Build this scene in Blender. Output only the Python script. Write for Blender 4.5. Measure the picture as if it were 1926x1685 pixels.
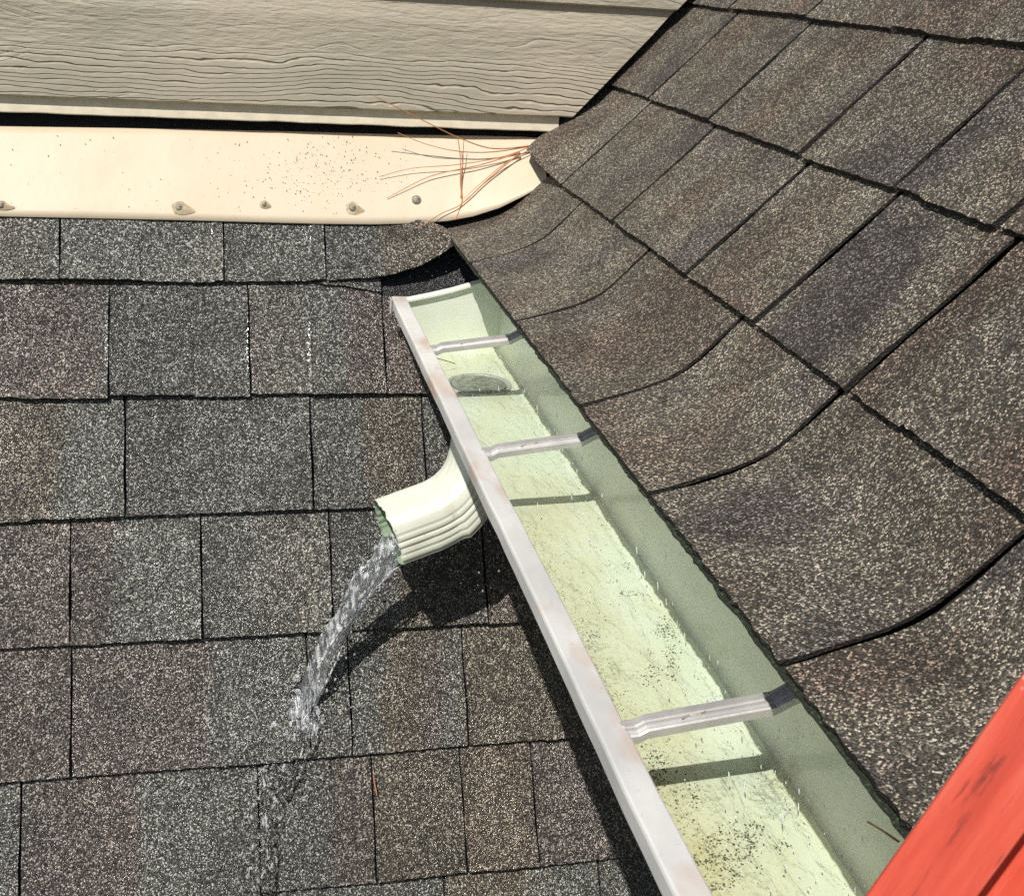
import bpy, math, random
from mathutils import Vector, Matrix, noise

rnd = random.Random(7)
sc = bpy.context.scene
for o in list(bpy.data.objects):
    bpy.data.objects.remove(o, do_unlink=True)
COL = sc.collection
V = Vector

# ------------------------------------------------------------------ camera
# world frame: X along the house wall (to the right), Y towards the wall, Z up; the eye is the origin
YAW, PITCH, ROLL = map(math.radians, (13.77910133, 21.68061872, -3.84223325))
FPX, W0, H0 = 2283.76, 1926.0, 1685.0
cy, sy, cp, sp = math.cos(YAW), math.sin(YAW), math.cos(PITCH), math.sin(PITCH)
FWD = V((sy*cp, cy*cp, -sp)); R0 = V((cy, -sy, 0)); D0 = FWD.cross(R0)
cr, sr = math.cos(ROLL), math.sin(ROLL)
RIGHT = cr*R0 + sr*D0
DOWN = -sr*R0 + cr*D0
cam = bpy.data.cameras.new('camera')
camo = bpy.data.objects.new('camera', cam); COL.objects.link(camo)
camo.matrix_world = Matrix(((RIGHT.x, -DOWN.x, -FWD.x, 0), (RIGHT.y, -DOWN.y, -FWD.y, 0), (RIGHT.z, -DOWN.z, -FWD.z, 0), (0, 0, 0, 1)))
cam.sensor_fit = 'HORIZONTAL'; cam.sensor_width = 36.0
cam.lens = FPX/W0*36.0
cam.clip_start = 0.02; cam.clip_end = 500
cam.dof.use_dof = True; cam.dof.focus_distance = 1.05; cam.dof.aperture_fstop = 45.0
sc.camera = camo

# ------------------------------------------------------------------ light
SUN = V((0.412, 0.62, -1.0)).normalized()
SUN_EL = math.asin(-SUN.z); SUN_AZ = math.atan2(-SUN.x, -SUN.y)
world = bpy.data.worlds.new('World'); sc.world = world; world.use_nodes = True
wn = world.node_tree; bg = wn.nodes['Background']
sky = wn.nodes.new('ShaderNodeTexSky'); sky.sky_type = 'NISHITA'; sky.sun_disc = False
sky.sun_elevation = SUN_EL; sky.sun_rotation = SUN_AZ % (2*math.pi)
wn.links.new(sky.outputs[0], bg.inputs[0]); bg.inputs[1].default_value = 0.062
sl = bpy.data.lights.new('sun', 'SUN'); sl.energy = 4.4; sl.angle = math.radians(0.53); sl.color = (1.0, 0.95, 0.87)
so = bpy.data.objects.new('sun', sl); COL.objects.link(so)
so.rotation_euler = SUN.to_track_quat('-Z', 'Y').to_euler(); so.location = (-2, -3, 5)
vs = sc.view_settings; vs.view_transform = 'Standard'; vs.look = 'None'; vs.exposure = 0.0; vs.gamma = 1.0; vs.use_curve_mapping = False
sc.cycles.use_denoising = False
sc.cycles.max_bounces = 8; sc.cycles.transparent_max_bounces = 16; sc.cycles.sample_clamp_indirect = 4.0

# ------------------------------------------------------------------ surveying helpers (place things on the known planes)
def ray(x, y):
    return FWD + RIGHT*((x - W0/2)/FPX) + DOWN*((y - H0/2)/FPX)
TH = math.radians(57.0)
SL = V((0, -math.cos(TH), -math.sin(TH)))          # down the lower roof
NL = V((0, -math.sin(TH), math.cos(TH)))           # its normal
P0 = ray(375, 531)*1.478
def on_roof(x, y, off=0.0):
    r = ray(x, y); return r*((NL.dot(P0) + off)/NL.dot(r))
def on_y(x, y, Y):
    r = ray(x, y); return r*(Y/r.y)
def on_z(x, y, Z):
    r = ray(x, y); return r*(Z/r.z)
def roof_pt(X, t, off):
    return V((X, P0.y, P0.z)) + SL*t + NL*off
def roof_t(p):
    return (p - P0).dot(SL)
EXPO = 0.143

# ------------------------------------------------------------------ objects
def tag(o, label=None, cat=None, group=None, kind=None):
    if label: o['label'] = label
    if cat: o['category'] = cat
    if group: o['group'] = group
    if kind: o['kind'] = kind
    return o
def empty(name, loc):
    o = bpy.data.objects.new(name, None); COL.objects.link(o); o.location = loc; o.empty_display_size = 0.05
    return o
def link(o, parent=None):
    COL.objects.link(o)
    if parent is not None:
        o.parent = parent
        p = parent; loc = V((0, 0, 0))
        while p is not None:
            loc = loc + p.location if p.type == 'EMPTY' else loc
            p = p.parent
        o.matrix_parent_inverse = Matrix.Translation(-loc)
    return o
def mesh(name, verts, faces, mats, parent=None, fmat=None, smooth=False):
    me = bpy.data.meshes.new(name)
    me.from_pydata([tuple(v) for v in verts], [], faces)
    for m in (mats if isinstance(mats, (list, tuple)) else [mats]): me.materials.append(m)
    if fmat:
        me.polygons.foreach_set('material_index', fmat)
    if smooth:
        me.polygons.foreach_set('use_smooth', [True]*len(me.polygons))
    me.update()
    return link(bpy.data.objects.new(name, me), parent)
class MB:
    def __init__(s): s.v = []; s.f = []; s.m = []
    def add(s, verts, faces, mat=0):
        b = len(s.v); s.v += [V(q) for q in verts]; s.f += [tuple(i + b for i in f) for f in faces]; s.m += [mat]*len(faces)
    def box(s, lo, hi, mat=0):
        x0, y0, z0 = lo; x1, y1, z1 = hi
        s.add([(x0,y0,z0),(x1,y0,z0),(x1,y1,z0),(x0,y1,z0),(x0,y0,z1),(x1,y0,z1),(x1,y1,z1),(x0,y1,z1)],
              [(0,3,2,1),(4,5,6,7),(0,1,5,4),(1,2,6,5),(2,3,7,6),(3,0,4,7)], mat)
    def obox(s, c, ax, ay, az, mat=0):
        c = V(c); q = []
        for k in (-1, 1):
            for i, j in ((-1,-1),(1,-1),(1,1),(-1,1)): q.append(c + ax*i + ay*j + az*k)
        s.add(q, [(0,3,2,1),(4,5,6,7),(0,1,5,4),(1,2,6,5),(2,3,7,6),(3,0,4,7)], mat)
    def tube(s, pts, rad, n=6, mat=0, cap=True):
        pts = [V(p) for p in pts]; k = len(pts); ring = []
        up = V((0.13, 0.31, 0.94))
        for i, p in enumerate(pts):
            t = (pts[min(i+1, k-1)] - pts[max(i-1, 0)]).normalized()
            a = t.cross(up)
            if a.length < 1e-4: a = t.cross(V((1, 0, 0)))
            a.normalize(); b = t.cross(a)
            r = rad[i] if isinstance(rad, (list, tuple)) else rad
            ring.append([p + (a*math.cos(2*math.pi*j/n) + b*math.sin(2*math.pi*j/n))*r for j in range(n)])
        base = len(s.v)
        for r in ring: s.v += r
        for i in range(k-1):
            for j in range(n):
                s.f.append((base+i*n+j, base+i*n+(j+1) % n, base+(i+1)*n+(j+1) % n, base+(i+1)*n+j)); s.m.append(mat)
        if cap:
            s.f.append(tuple(base+j for j in range(n))[::-1]); s.m.append(mat)
            s.f.append(tuple(base+(k-1)*n+j for j in range(n))); s.m.append(mat)
    def sphere(s, c, r, nu=8, nv=5, mat=0, axes=None):
        c = V(c); ax = axes or (V((1,0,0)), V((0,1,0)), V((0,0,1))); rs = r if isinstance(r, (tuple, list)) else (r, r, r)
        q = []; f = []
        for i in range(nv+1):
            a = math.pi*i/nv
            for j in range(nu):
                b = 2*math.pi*j/nu
                q.append(c + ax[0]*(rs[0]*math.sin(a)*math.cos(b)) + ax[1]*(rs[1]*math.sin(a)*math.sin(b)) + ax[2]*(rs[2]*math.cos(a)))
        for i in range(nv):
            for j in range(nu):
                f.append((i*nu+j, (i+1)*nu+j, (i+1)*nu+(j+1) % nu, i*nu+(j+1) % nu))
        s.add(q, f, mat)
    def build(s, name, mats, parent=None, smooth=False):
        return mesh(name, s.v, s.f, mats, parent, s.m, smooth)
def sheet(name, top, bot, mats, parent=None, smooth=False):
    """closed slab from two equal grids of points; material 0 on the face, 1 on edges and back"""
    nv, nu = len(top), len(top[0])
    v = [p for r in top for p in r] + [p for r in bot for p in r]; B = nv*nu
    f = []; m = []
    for i in range(nv-1):
        for j in range(nu-1):
            a, b, c, d = i*nu+j, i*nu+j+1, (i+1)*nu+j+1, (i+1)*nu+j
            f.append((a, b, c, d)); m.append(0)
            f.append((B+d, B+c, B+b, B+a)); m.append(1)
    edge = [(0, j) for j in range(nu)] + [(i, nu-1) for i in range(1, nv)] + [(nv-1, j) for j in range(nu-2, -1, -1)] + [(i, 0) for i in range(nv-2, 0, -1)]
    for k in range(len(edge)):
        (i0, j0), (i1, j1) = edge[k], edge[(k+1) % len(edge)]
        a, b = i0*nu+j0, i1*nu+j1
        f.append((b, a, B+a, B+b)); m.append(1)
    o = mesh(name, v, f, mats, parent, m)
    if smooth:
        o.data.polygons.foreach_set('use_smooth', [k == 0 for k in m])
    return o

# ------------------------------------------------------------------ materials
def mat(name):
    m = bpy.data.materials.new(name); m.use_nodes = True
    nt = m.node_tree; b = nt.nodes['Principled BSDF']
    return m, nt, b
def N(nt, kind, **kw):
    n = nt.nodes.new(kind)
    for k, v in kw.items():
        if k.startswith('i_'): n.inputs[k[2:].replace('_', ' ')].default_value = v
        else: setattr(n, k, v)
    return n
def ramp(nt, fac, stops, interp='LINEAR'):
    r = nt.nodes.new('ShaderNodeValToRGB'); r.color_ramp.interpolation = interp
    e = r.color_ramp.elements
    while len(e) < len(stops): e.new(0.5)
    for el, (p, c) in zip(e, stops):
        el.position = p; el.color = (c, c, c, 1) if isinstance(c, (int, float)) else (*c, 1)
    nt.links.new(fac, r.inputs[0]); return r.outputs[0]
def mix(nt, fac, a, b, mode='MIX'):
    n = nt.nodes.new('ShaderNodeMix'); n.data_type = 'RGBA'; n.blend_type = mode; n.clamp_factor = True
    for s, val in ((n.inputs[0], fac), (n.inputs[6], a), (n.inputs[7], b)):
        if isinstance(val, (int, float)): s.default_value = val
        elif isinstance(val, tuple): s.default_value = (*val, 1)
        else: nt.links.new(val, s)
    return n.outputs[2]
def math_n(nt, op, a, b=None, c=None):
    n = nt.nodes.new('ShaderNodeMath'); n.operation = op
    for s, val in zip(n.inputs, (a, b, c)):
        if val is None: continue
        if isinstance(val, (int, float)): s.default_value = val
        else: nt.links.new(val, s)
    return n.outputs[0]
def coords(nt, scale=(1, 1, 1), loc=(0, 0, 0), rot=(0, 0, 0)):
    t = nt.nodes.new('ShaderNodeTexCoord'); mp = nt.nodes.new('ShaderNodeMapping')
    mp.inputs['Scale'].default_value = scale; mp.inputs['Location'].default_value = loc; mp.inputs['Rotation'].default_value = rot
    nt.links.new(t.outputs['Object'], mp.inputs['Vector']); return mp.outputs[0]
def noise_n(nt, vec, scale, detail=4, rough=0.55, dist=0.0):
    n = N(nt, 'ShaderNodeTexNoise'); n.inputs['Scale'].default_value = scale; n.inputs['Detail'].default_value = detail
    n.inputs['Roughness'].default_value = rough; n.inputs['Distortion'].default_value = dist
    nt.links.new(vec, n.inputs['Vector']); return n
def bump(nt, b, h, dist, strength=1.0, prev=None):
    n = N(nt, 'ShaderNodeBump'); n.inputs['Strength'].default_value = strength; n.inputs['Distance'].default_value = dist
    nt.links.new(h, n.inputs['Height'])
    if prev is not None: nt.links.new(prev, n.inputs['Normal'])
    if b is not None: nt.links.new(n.outputs[0], b.inputs['Normal'])
    return n.outputs[0]
def simple(name, col, rough=0.5, metal=0.0, var=0.12, scale=40, bumpd=0.0):
    m, nt, b = mat(name); c = coords(nt); n = noise_n(nt, c, scale)
    k = ramp(nt, n.outputs[0], [(0.3, 1 - var), (0.7, 1 + var)])
    nt.links.new(mix(nt, 1.0, col, k, 'MULTIPLY'), b.inputs['Base Color'])
    b.inputs['Roughness'].default_value = rough; b.inputs['Metallic'].default_value = metal
    if bumpd: bump(nt, b, n.outputs[0], bumpd)
    return m

def granule_mat(name, tones, band, wet, gain=1.0, cell=470.0, attr=False):
    """mineral granules pressed in asphalt; tones blend in soft bands, each shingle starts its bands elsewhere"""
    m, nt, b = mat(name)
    oi = N(nt, 'ShaderNodeObjectInfo'); tc = N(nt, 'ShaderNodeTexCoord')
    vo = N(nt, 'ShaderNodeTexVoronoi'); vo.inputs['Scale'].default_value = cell; vo.inputs['Randomness'].default_value = 1.0
    nt.links.new(tc.outputs['Object'], vo.inputs['Vector'])
    sep = N(nt, 'ShaderNodeSeparateColor'); nt.links.new(vo.outputs['Color'], sep.inputs[0])
    # tone bands
    off = math_n(nt, 'MULTIPLY', oi.outputs['Random'], 37.0)
    comb = N(nt, 'ShaderNodeCombineXYZ'); nt.links.new(off, comb.inputs[0]); nt.links.new(off, comb.inputs[1])
    mp = N(nt, 'ShaderNodeMapping'); mp.inputs['Scale'].default_value = band
    nt.links.new(tc.outputs['Object'], mp.inputs['Vector']); nt.links.new(comb.outputs[0], mp.inputs['Location'])
    bn = noise_n(nt, mp.outputs[0], 1.0, 1.2, 0.4)
    jit = math_n(nt, 'MULTIPLY_ADD', sep.outputs[1], 0.14, -0.07)
    fac = math_n(nt, 'ADD', bn.outputs[0], jit)
    n = len(tones)
    tone = ramp(nt, fac, [(0.34 + 0.32*i/(n-1), tones[i]) for i in range(n)])
    if attr:
        at_ = N(nt, 'ShaderNodeAttribute'); at_.attribute_name = 'tone'
        vary = ramp(nt, fac, [(0.30, (1.06, 0.96, 0.90)), (0.45, (1.0, 1.0, 0.98)), (0.6, (0.88, 0.89, 0.89)), (0.72, (1.12, 1.11, 1.08))])
        tone = mix(nt, 1.0, at_.outputs['Color'], vary, 'MULTIPLY')
    per = math_n(nt, 'MULTIPLY_ADD', oi.outputs['Random'], 0.26, 0.87)
    pc = N(nt, 'ShaderNodeCombineColor')
    for k in range(3): nt.links.new(per, pc.inputs[k])
    tone = mix(nt, 1.0, tone, pc.outputs[0], 'MULTIPLY')
    g = gain
    cl = noise_n(nt, coords(nt, (1, 1, 1), (7, 3, 1)), 34, 4, 0.65)
    gsel = math_n(nt, 'ADD', sep.outputs[0], math_n(nt, 'MULTIPLY_ADD', cl.outputs[0], 0.22, -0.11))
    br = ramp(nt, gsel, [(0.0, (0.17 if wet else 0.24)*g), (0.45, (0.44 if wet else 0.54)*g), (0.66, 0.90*g), (0.82, 1.9*g), (0.92, (4.8 if wet else 3.8)*g), (1.0, (8.0 if wet else 6.0)*g)])
    col = mix(nt, 1.0, tone, br, 'MULTIPLY')
    hue = ramp(nt, sep.outputs[2], [(0.0, (1.15, 0.95, 0.82)), (0.25, (1.03, 1.0, 0.96)), (0.75, (0.98, 1.0, 1.0)), (1.0, (0.9, 0.98, 1.08))])
    col = mix(nt, 0.6, col, mix(nt, 1.0, col, hue, 'MULTIPLY'))
    if wet:
        pale = ramp(nt, gsel, [(0.82, 0.0), (0.97, 0.5)]); col = mix(nt, pale, col, (0.46, 0.48, 0.46))
    # bald weathered spots and grime
    c0 = coords(nt); gn = noise_n(nt, c0, 16, 5, 0.6)
    grime = ramp(nt, gn.outputs[0], [(0.35, 0.72), (0.62, 1.08)])
    col = mix(nt, 1.0, col, grime, 'MULTIPLY')
    nt.links.new(col, b.inputs['Base Color'])
    dome = ramp(nt, math_n(nt, 'MULTIPLY', vo.outputs['Distance'], 1.0), [(0.0, 1.0), (0.75, 0.0)])
    lift = math_n(nt, 'MULTIPLY', dome, math_n(nt, 'MULTIPLY_ADD', sep.outputs[1], 0.8, 0.4))
    nb = bump(nt, None, lift, 0.0012 if wet else 0.0010, 0.9)
    w = noise_n(nt, c0, 55, 3, 0.5)
    bump(nt, b, w.outputs[0], 0.0012, 0.6, nb)
    if wet:
        wn_ = noise_n(nt, coords(nt, (7, 2, 2), (3, 1, 0)), 1.0, 3, 0.6)
        wetf = ramp(nt, wn_.outputs[0], [(0.38, 0.35), (0.58, 1.0)])
        b.inputs['Roughness'].default_value = 0.42
        b.inputs['Specular IOR Level'].default_value = 0.5
        nt.links.new(math_n(nt, 'MULTIPLY', wetf, wet), b.inputs['Coat Weight'])
        b.inputs['Coat Roughness'].default_value = 0.12; b.inputs['Coat IOR'].default_value = 1.42
        nt.links.new(nb, b.inputs['Coat Normal'])
    else:
        b.inputs['Roughness'].default_value = 0.72; b.inputs['Specular IOR Level'].default_value = 0.4
    return m

GREY, SLATE, RED, TAN = (0.082, 0.083, 0.074), (0.065, 0.066, 0.060), (0.073, 0.060, 0.053), (0.077, 0.065, 0.048)
M_WET = granule_mat('wet_shingle_granules', [GREY, RED], (5.5, 1.3, 1.3), 1.0, 1.08, 740.0, attr=True)
M_DRY = granule_mat('dry_shingle_granules', [(0.080, 0.062, 0.050), (0.089, 0.077, 0.061), (0.092, 0.083, 0.067), (0.106, 0.096, 0.079), (0.060, 0.053, 0.050)], (6.0, 8.0, 6.0), 0.0, 1.38, 900.0)
def asphalt(name, c, rough):
    m, nt, b = mat(name); cc = coords(nt); vo = N(nt, 'ShaderNodeTexVoronoi'); vo.inputs['Scale'].default_value = 600
    nt.links.new(cc, vo.inputs['Vector']); sp_ = N(nt, 'ShaderNodeSeparateColor'); nt.links.new(vo.outputs['Color'], sp_.inputs[0])
    k = ramp(nt, sp_.outputs[0], [(0.0, c), (0.8, tuple(x*1.5 for x in c)), (0.95, tuple(x*4 for x in c))])
    nt.links.new(k, b.inputs['Base Color']); b.inputs['Roughness'].default_value = rough
    bump(nt, b, vo.outputs['Distance'], 0.0008); return m
M_BUTT = asphalt('asphalt_edge', (0.014, 0.012, 0.010), 0.75)
M_FELT = asphalt('wet_black_membrane', (0.006, 0.006, 0.007), 0.35)
M_MOSS = asphalt('mossy_asphalt_edge', (0.012, 0.017, 0.009), 0.8)

# painted aluminium flashing
def flashing_mat():
    m, nt, b = mat('almond_painted_flashing'); c = coords(nt)
    n1 = noise_n(nt, c, 9, 4); n2 = noise_n(nt, c, 130, 3)
    col = ramp(nt, n1.outputs[0], [(0.3, (0.66, 0.555, 0.405)), (0.7, (0.69, 0.595, 0.455))])
    st = ramp(nt, n2.outputs[0], [(0.66, 0.0), (0.78, 0.35)])
    nt.links.new(mix(nt, st, col, (0.42, 0.35, 0.25)), b.inputs['Base Color'])
    b.inputs['Roughness'].default_value = 0.5; bump(nt, b, n1.outputs[0], 0.004, 0.5); return m
M_FLASH = flashing_mat()
# painted fibre-cement / hardboard siding with embossed cedar grain
def siding_mat():
    m, nt, b = mat('tan_woodgrain_siding')
    c = coords(nt)
    warp = noise_n(nt, coords(nt, (2.2, 1, 7)), 1.0, 3, 0.5)
    sepx = N(nt, 'ShaderNodeSeparateXYZ'); nt.links.new(c, sepx.inputs[0])
    ph = math_n(nt, 'ADD', math_n(nt, 'MULTIPLY', sepx.outputs[2], 150.0), math_n(nt, 'MULTIPLY', warp.outputs[0], 26.0))
    cb = N(nt, 'ShaderNodeCombineXYZ'); nt.links.new(math_n(nt, 'MULTIPLY', sepx.outputs[0], 5.0), cb.inputs[0]); nt.links.new(ph, cb.inputs[2])
    gr = noise_n(nt, cb.outputs[0], 1.0, 3, 0.65)
    fine = noise_n(nt, coords(nt, (38, 38, 190)), 1.0, 4, 0.6, 0.4)
    mask = noise_n(nt, coords(nt, (1.8, 1, 6), (4, 0, 2)), 1.0, 2)
    g1 = ramp(nt, gr.outputs[0], [(0.34, 0.0), (0.40, 0.85), (0.55, 1.0)])
    mk = ramp(nt, mask.outputs[0], [(0.40, 0.15), (0.60, 1.0)])
    h = math_n(nt, 'ADD', math_n(nt, 'MULTIPLY', g1, mk), math_n(nt, 'MULTIPLY', fine.outputs[0], 0.6))
    # long cathedral-grain grooves in the lower part of the board
    wv = noise_n(nt, coords(nt, (2.6, 1, 9), (1, 0, 3)), 1.0, 3, 0.5); wf_ = noise_n(nt, coords(nt, (22, 1, 60), (1, 0, 3)), 1.0, 2, 0.5)
    phs = math_n(nt, 'ADD', math_n(nt, 'MULTIPLY', sepx.outputs[2], 165.0), math_n(nt, 'ADD', math_n(nt, 'MULTIPLY', wv.outputs[0], 10.0), math_n(nt, 'ADD', math_n(nt, 'MULTIPLY', wf_.outputs[0], 1.3), math_n(nt, 'MULTIPLY', sepx.outputs[0], 3.0))))
    saw = math_n(nt, 'FRACT', phs)
    grv = ramp(nt, saw, [(0.0, 1.0), (0.62, 0.92), (0.80, 0.0), (0.86, 0.0), (1.0, 1.0)])
    zlow = on_y(500, 200, 1.575).z
    zm = N(nt, 'ShaderNodeMapRange'); nt.links.new(math_n(nt, 'ADD', sepx.outputs[2], math_n(nt, 'MULTIPLY_ADD', mask.outputs[0], 0.06, -0.03)), zm.inputs[0]); zm.inputs[1].default_value = zlow + 0.062; zm.inputs[2].default_value = zlow + 0.040
    h = math_n(nt, 'ADD', math_n(nt, 'MULTIPLY', h, math_n(nt, 'MULTIPLY_ADD', zm.outputs[0], -0.72, 1.0)), math_n(nt, 'MULTIPLY', math_n(nt, 'MULTIPLY', grv, zm.outputs[0]), 0.62))
    dirt = noise_n(nt, coords(nt, (3, 3, 5)), 1.0, 5, 0.6)
    col = ramp(nt, dirt.outputs[0], [(0.30, (0.38, 0.355, 0.275)), (0.5, (0.47, 0.415, 0.325)), (0.72, (0.53, 0.46, 0.365))])
    nt.links.new(col, b.inputs['Base Color']); b.inputs['Roughness'].default_value = 0.62
    bump(nt, b, h, 0.0040, 1.0); return m
M_SIDING = siding_mat()
M_TRIM = simple('cream_trim_paint', (0.80, 0.72, 0.56), 0.55, 0, 0.1, 60, 0.0006)
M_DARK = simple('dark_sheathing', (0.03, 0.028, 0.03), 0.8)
# gutter paint
def gutter_mat():
    m, nt, b = mat('pale_green_gutter_paint'); c = coords(nt)
    n1 = noise_n(nt, coords(nt, (1, 0.35, 1)), 22, 5, 0.6); n2 = noise_n(nt, coords(nt, (1, 0.6, 1), (2, 0.3, 0)), 13, 6, 0.68, 0.6)
    base = ramp(nt, n1.outputs[0], [(0.30, (0.69, 0.745, 0.61)), (0.5, (0.74, 0.79, 0.68)), (0.7, (0.78, 0.815, 0.73))])
    alg = ramp(nt, n2.outputs[0], [(0.44, 0.0), (0.64, 0.62)])
    sz_ = N(nt, 'ShaderNodeSeparateXYZ'); nt.links.new(c, sz_.inputs[0])
    flr = N(nt, 'ShaderNodeMapRange'); nt.links.new(sz_.outputs[2], flr.inputs[0]); flr.inputs[1].default_value = -0.425; flr.inputs[2].default_value = -0.449
    alg = math_n(nt, 'MULTIPLY', alg, flr.outputs[0])
    col = mix(nt, alg, base, (0.70, 0.675, 0.49))
    # silt left where the water is shallow, on the low outer side of the floor
    sx = N(nt, 'ShaderNodeSeparateXYZ'); nt.links.new(c, sx.inputs[0])
    n3 = noise_n(nt, c, 26, 5, 0.65); n4 = noise_n(nt, c, 330, 2, 0.6)
    edge = N(nt, 'ShaderNodeMapRange'); nt.links.new(sx.outputs[0], edge.inputs[0])
    edge.inputs[1].default_value = 0.305; edge.inputs[2].default_value = 0.238
    low = N(nt, 'ShaderNodeMapRange'); nt.links.new(sx.outputs[1], low.inputs[0]); low.inputs[1].default_value = 1.15; low.inputs[2].default_value = 0.5
    s = math_n(nt, 'MULTIPLY', math_n(nt, 'MULTIPLY', edge.outputs[0], low.outputs[0]), math_n(nt, 'MULTIPLY', n3.outputs[0], 2.3))
    col = mix(nt, math_n(nt, 'MULTIPLY', s, 0.75), col, (0.63, 0.58, 0.36))
    spk = math_n(nt, 'MULTIPLY', s, ramp(nt, n4.outputs[0], [(0.54, 0.0), (0.66, 0.6)]))
    col = mix(nt, spk, col, (0.27, 0.25, 0.12))
    n5 = noise_n(nt, c, 15, 6, 0.7)
    k = math_n(nt, 'MULTIPLY', low.outputs[0], ramp(nt, n5.outputs[0], [(0.58, 0.0), (0.70, 0.6)]))
    k2 = math_n(nt, 'MULTIPLY', k, ramp(nt, n4.outputs[0], [(0.42, 0.0), (0.58, 1.0)]))
    col = mix(nt, k2, col, (0.12, 0.13, 0.08))
    nt.links.new(col, b.inputs['Base Color']); b.inputs['Roughness'].default_value = 0.34; b.inputs['Coat Weight'].default_value = 0.6; b.inputs['Coat Roughness'].default_value = 0.12
    bump(nt, b, n4.outputs[0], 0.0004, 0.5); return m
M_GUT = gutter_mat()
def lip_mat(name, a, c2, stain, amount):
    m, nt, b = mat(name); n1 = noise_n(nt, coords(nt, (1, 0.5, 1)), 18, 4); n2 = noise_n(nt, coords(nt, (1, 0.45, 1), (5, 2, 1)), 21, 3)
    n3 = noise_n(nt, coords(nt), 260, 2)
    col = ramp(nt, n1.outputs[0], [(0.35, a), (0.65, c2)])
    st = ramp(nt, n2.outputs[0], [(0.55, 0.0), (0.70, amount)])
    col = mix(nt, st, col, stain)
    col = mix(nt, ramp(nt, n3.outputs[0], [(0.66, 0.0), (0.74, 0.5)]), col, (0.42, 0.42, 0.40))
    nt.links.new(col, b.inputs['Base Color']); b.inputs['Roughness'].default_value = 0.42; bump(nt, b, n1.outputs[0], 0.0012, 0.5); return m
M_LIP = lip_mat('weathered_white_gutter_lip', (0.58, 0.58, 0.57), (0.76, 0.76, 0.74), (0.56, 0.38, 0.28), 0.75)
M_ELBOW = lip_mat('cream_painted_elbow', (0.75, 0.78, 0.67), (0.80, 0.82, 0.73), (0.55, 0.48, 0.33), 0.4)
M_INNER = simple('green_primer_inside', (0.30, 0.40, 0.27), 0.45, 0, 0.2, 60)
M_ALU = simple('bare_aluminium', (0.60, 0.59, 0.58), 0.5, 0.5, 0.12, 60, 0.0004)
M_ZINC = simple('grey_screw_metal', (0.34, 0.31, 0.26), 0.5, 0.4, 0.35, 300)
M_CAULK = simple('weathered_clear_sealant', (0.48, 0.39, 0.26), 0.32, 0, 0.3, 160, 0.0008)
M_NEEDLE = simple('dry_pine_needle', (0.50, 0.22, 0.09), 0.5, 0, 0.25, 90)
M_WOOD = simple('painted_fascia', (0.45, 0.42, 0.34), 0.6)
# ladder fibreglass
def ladder_mat():
    m, nt, b = mat('scuffed_orange_fibreglass'); c = coords(nt)
    def along(sc, lo=(0, 0, 0)):
        m2 = nt.nodes.new('ShaderNodeMapping'); m2.inputs['Scale'].default_value = sc; m2.inputs['Location'].default_value = lo
        nt.links.new(coords(nt, (1, 1, 1), (0, 0, 0), (0, math.radians(65), 0)), m2.inputs['Vector']); return m2.outputs[0]
    n1 = noise_n(nt, along((7, 70, 70)), 1.0, 5, 0.65); n2 = noise_n(nt, along((26, 170, 170), (3, 2, 1)), 1.0, 4, 0.6); n3 = noise_n(nt, c, 120, 2)
    col = ramp(nt, n1.outputs[0], [(0.32, (0.58, 0.075, 0.045)), (0.5, (0.72, 0.105, 0.062)), (0.68, (0.76, 0.17, 0.12))])
    col = mix(nt, ramp(nt, n2.outputs[0], [(0.585, 0.0), (0.68, 0.8)]), col, (0.20, 0.035, 0.03))
    col = mix(nt, ramp(nt, n3.outputs[0], [(0.70, 0.0), (0.74, 0.75)]), col, (0.66, 0.52, 0.46))
    nt.links.new(col, b.inputs['Base Color']); b.inputs['Roughness'].default_value = 0.45; bump(nt, b, n2.outputs[0], 0.0006); return m
M_LADDER = ladder_mat()
# water
def film_mat():
    m, nt, b = mat('clear_water_film'); nt.nodes.remove(b); out = nt.nodes['Material Output']
    c = coords(nt, (1, 0.35, 1)); n1 = noise_n(nt, c, 95, 5, 0.62, 0.8)
    bp = bump(nt, None, n1.outputs[0], 0.0020, 0.9)
    tr = N(nt, 'ShaderNodeBsdfTransparent'); tr.inputs[0].default_value = (0.95, 0.985, 0.95, 1)
    gl = N(nt, 'ShaderNodeBsdfGlossy'); gl.inputs['Roughness'].default_value = 0.09; nt.links.new(bp, gl.inputs['Normal'])
    fr = N(nt, 'ShaderNodeFresnel'); fr.inputs[0].default_value = 1.33; nt.links.new(bp, fr.inputs['Normal'])
    mx = N(nt, 'ShaderNodeMixShader'); nt.links.new(fr.outputs[0], mx.inputs[0]); nt.links.new(tr.outputs[0], mx.inputs[1]); nt.links.new(gl.outputs[0], mx.inputs[2])
    nt.links.new(mx.outputs[0], out.inputs[0]); return m
M_FILM = film_mat()
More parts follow.
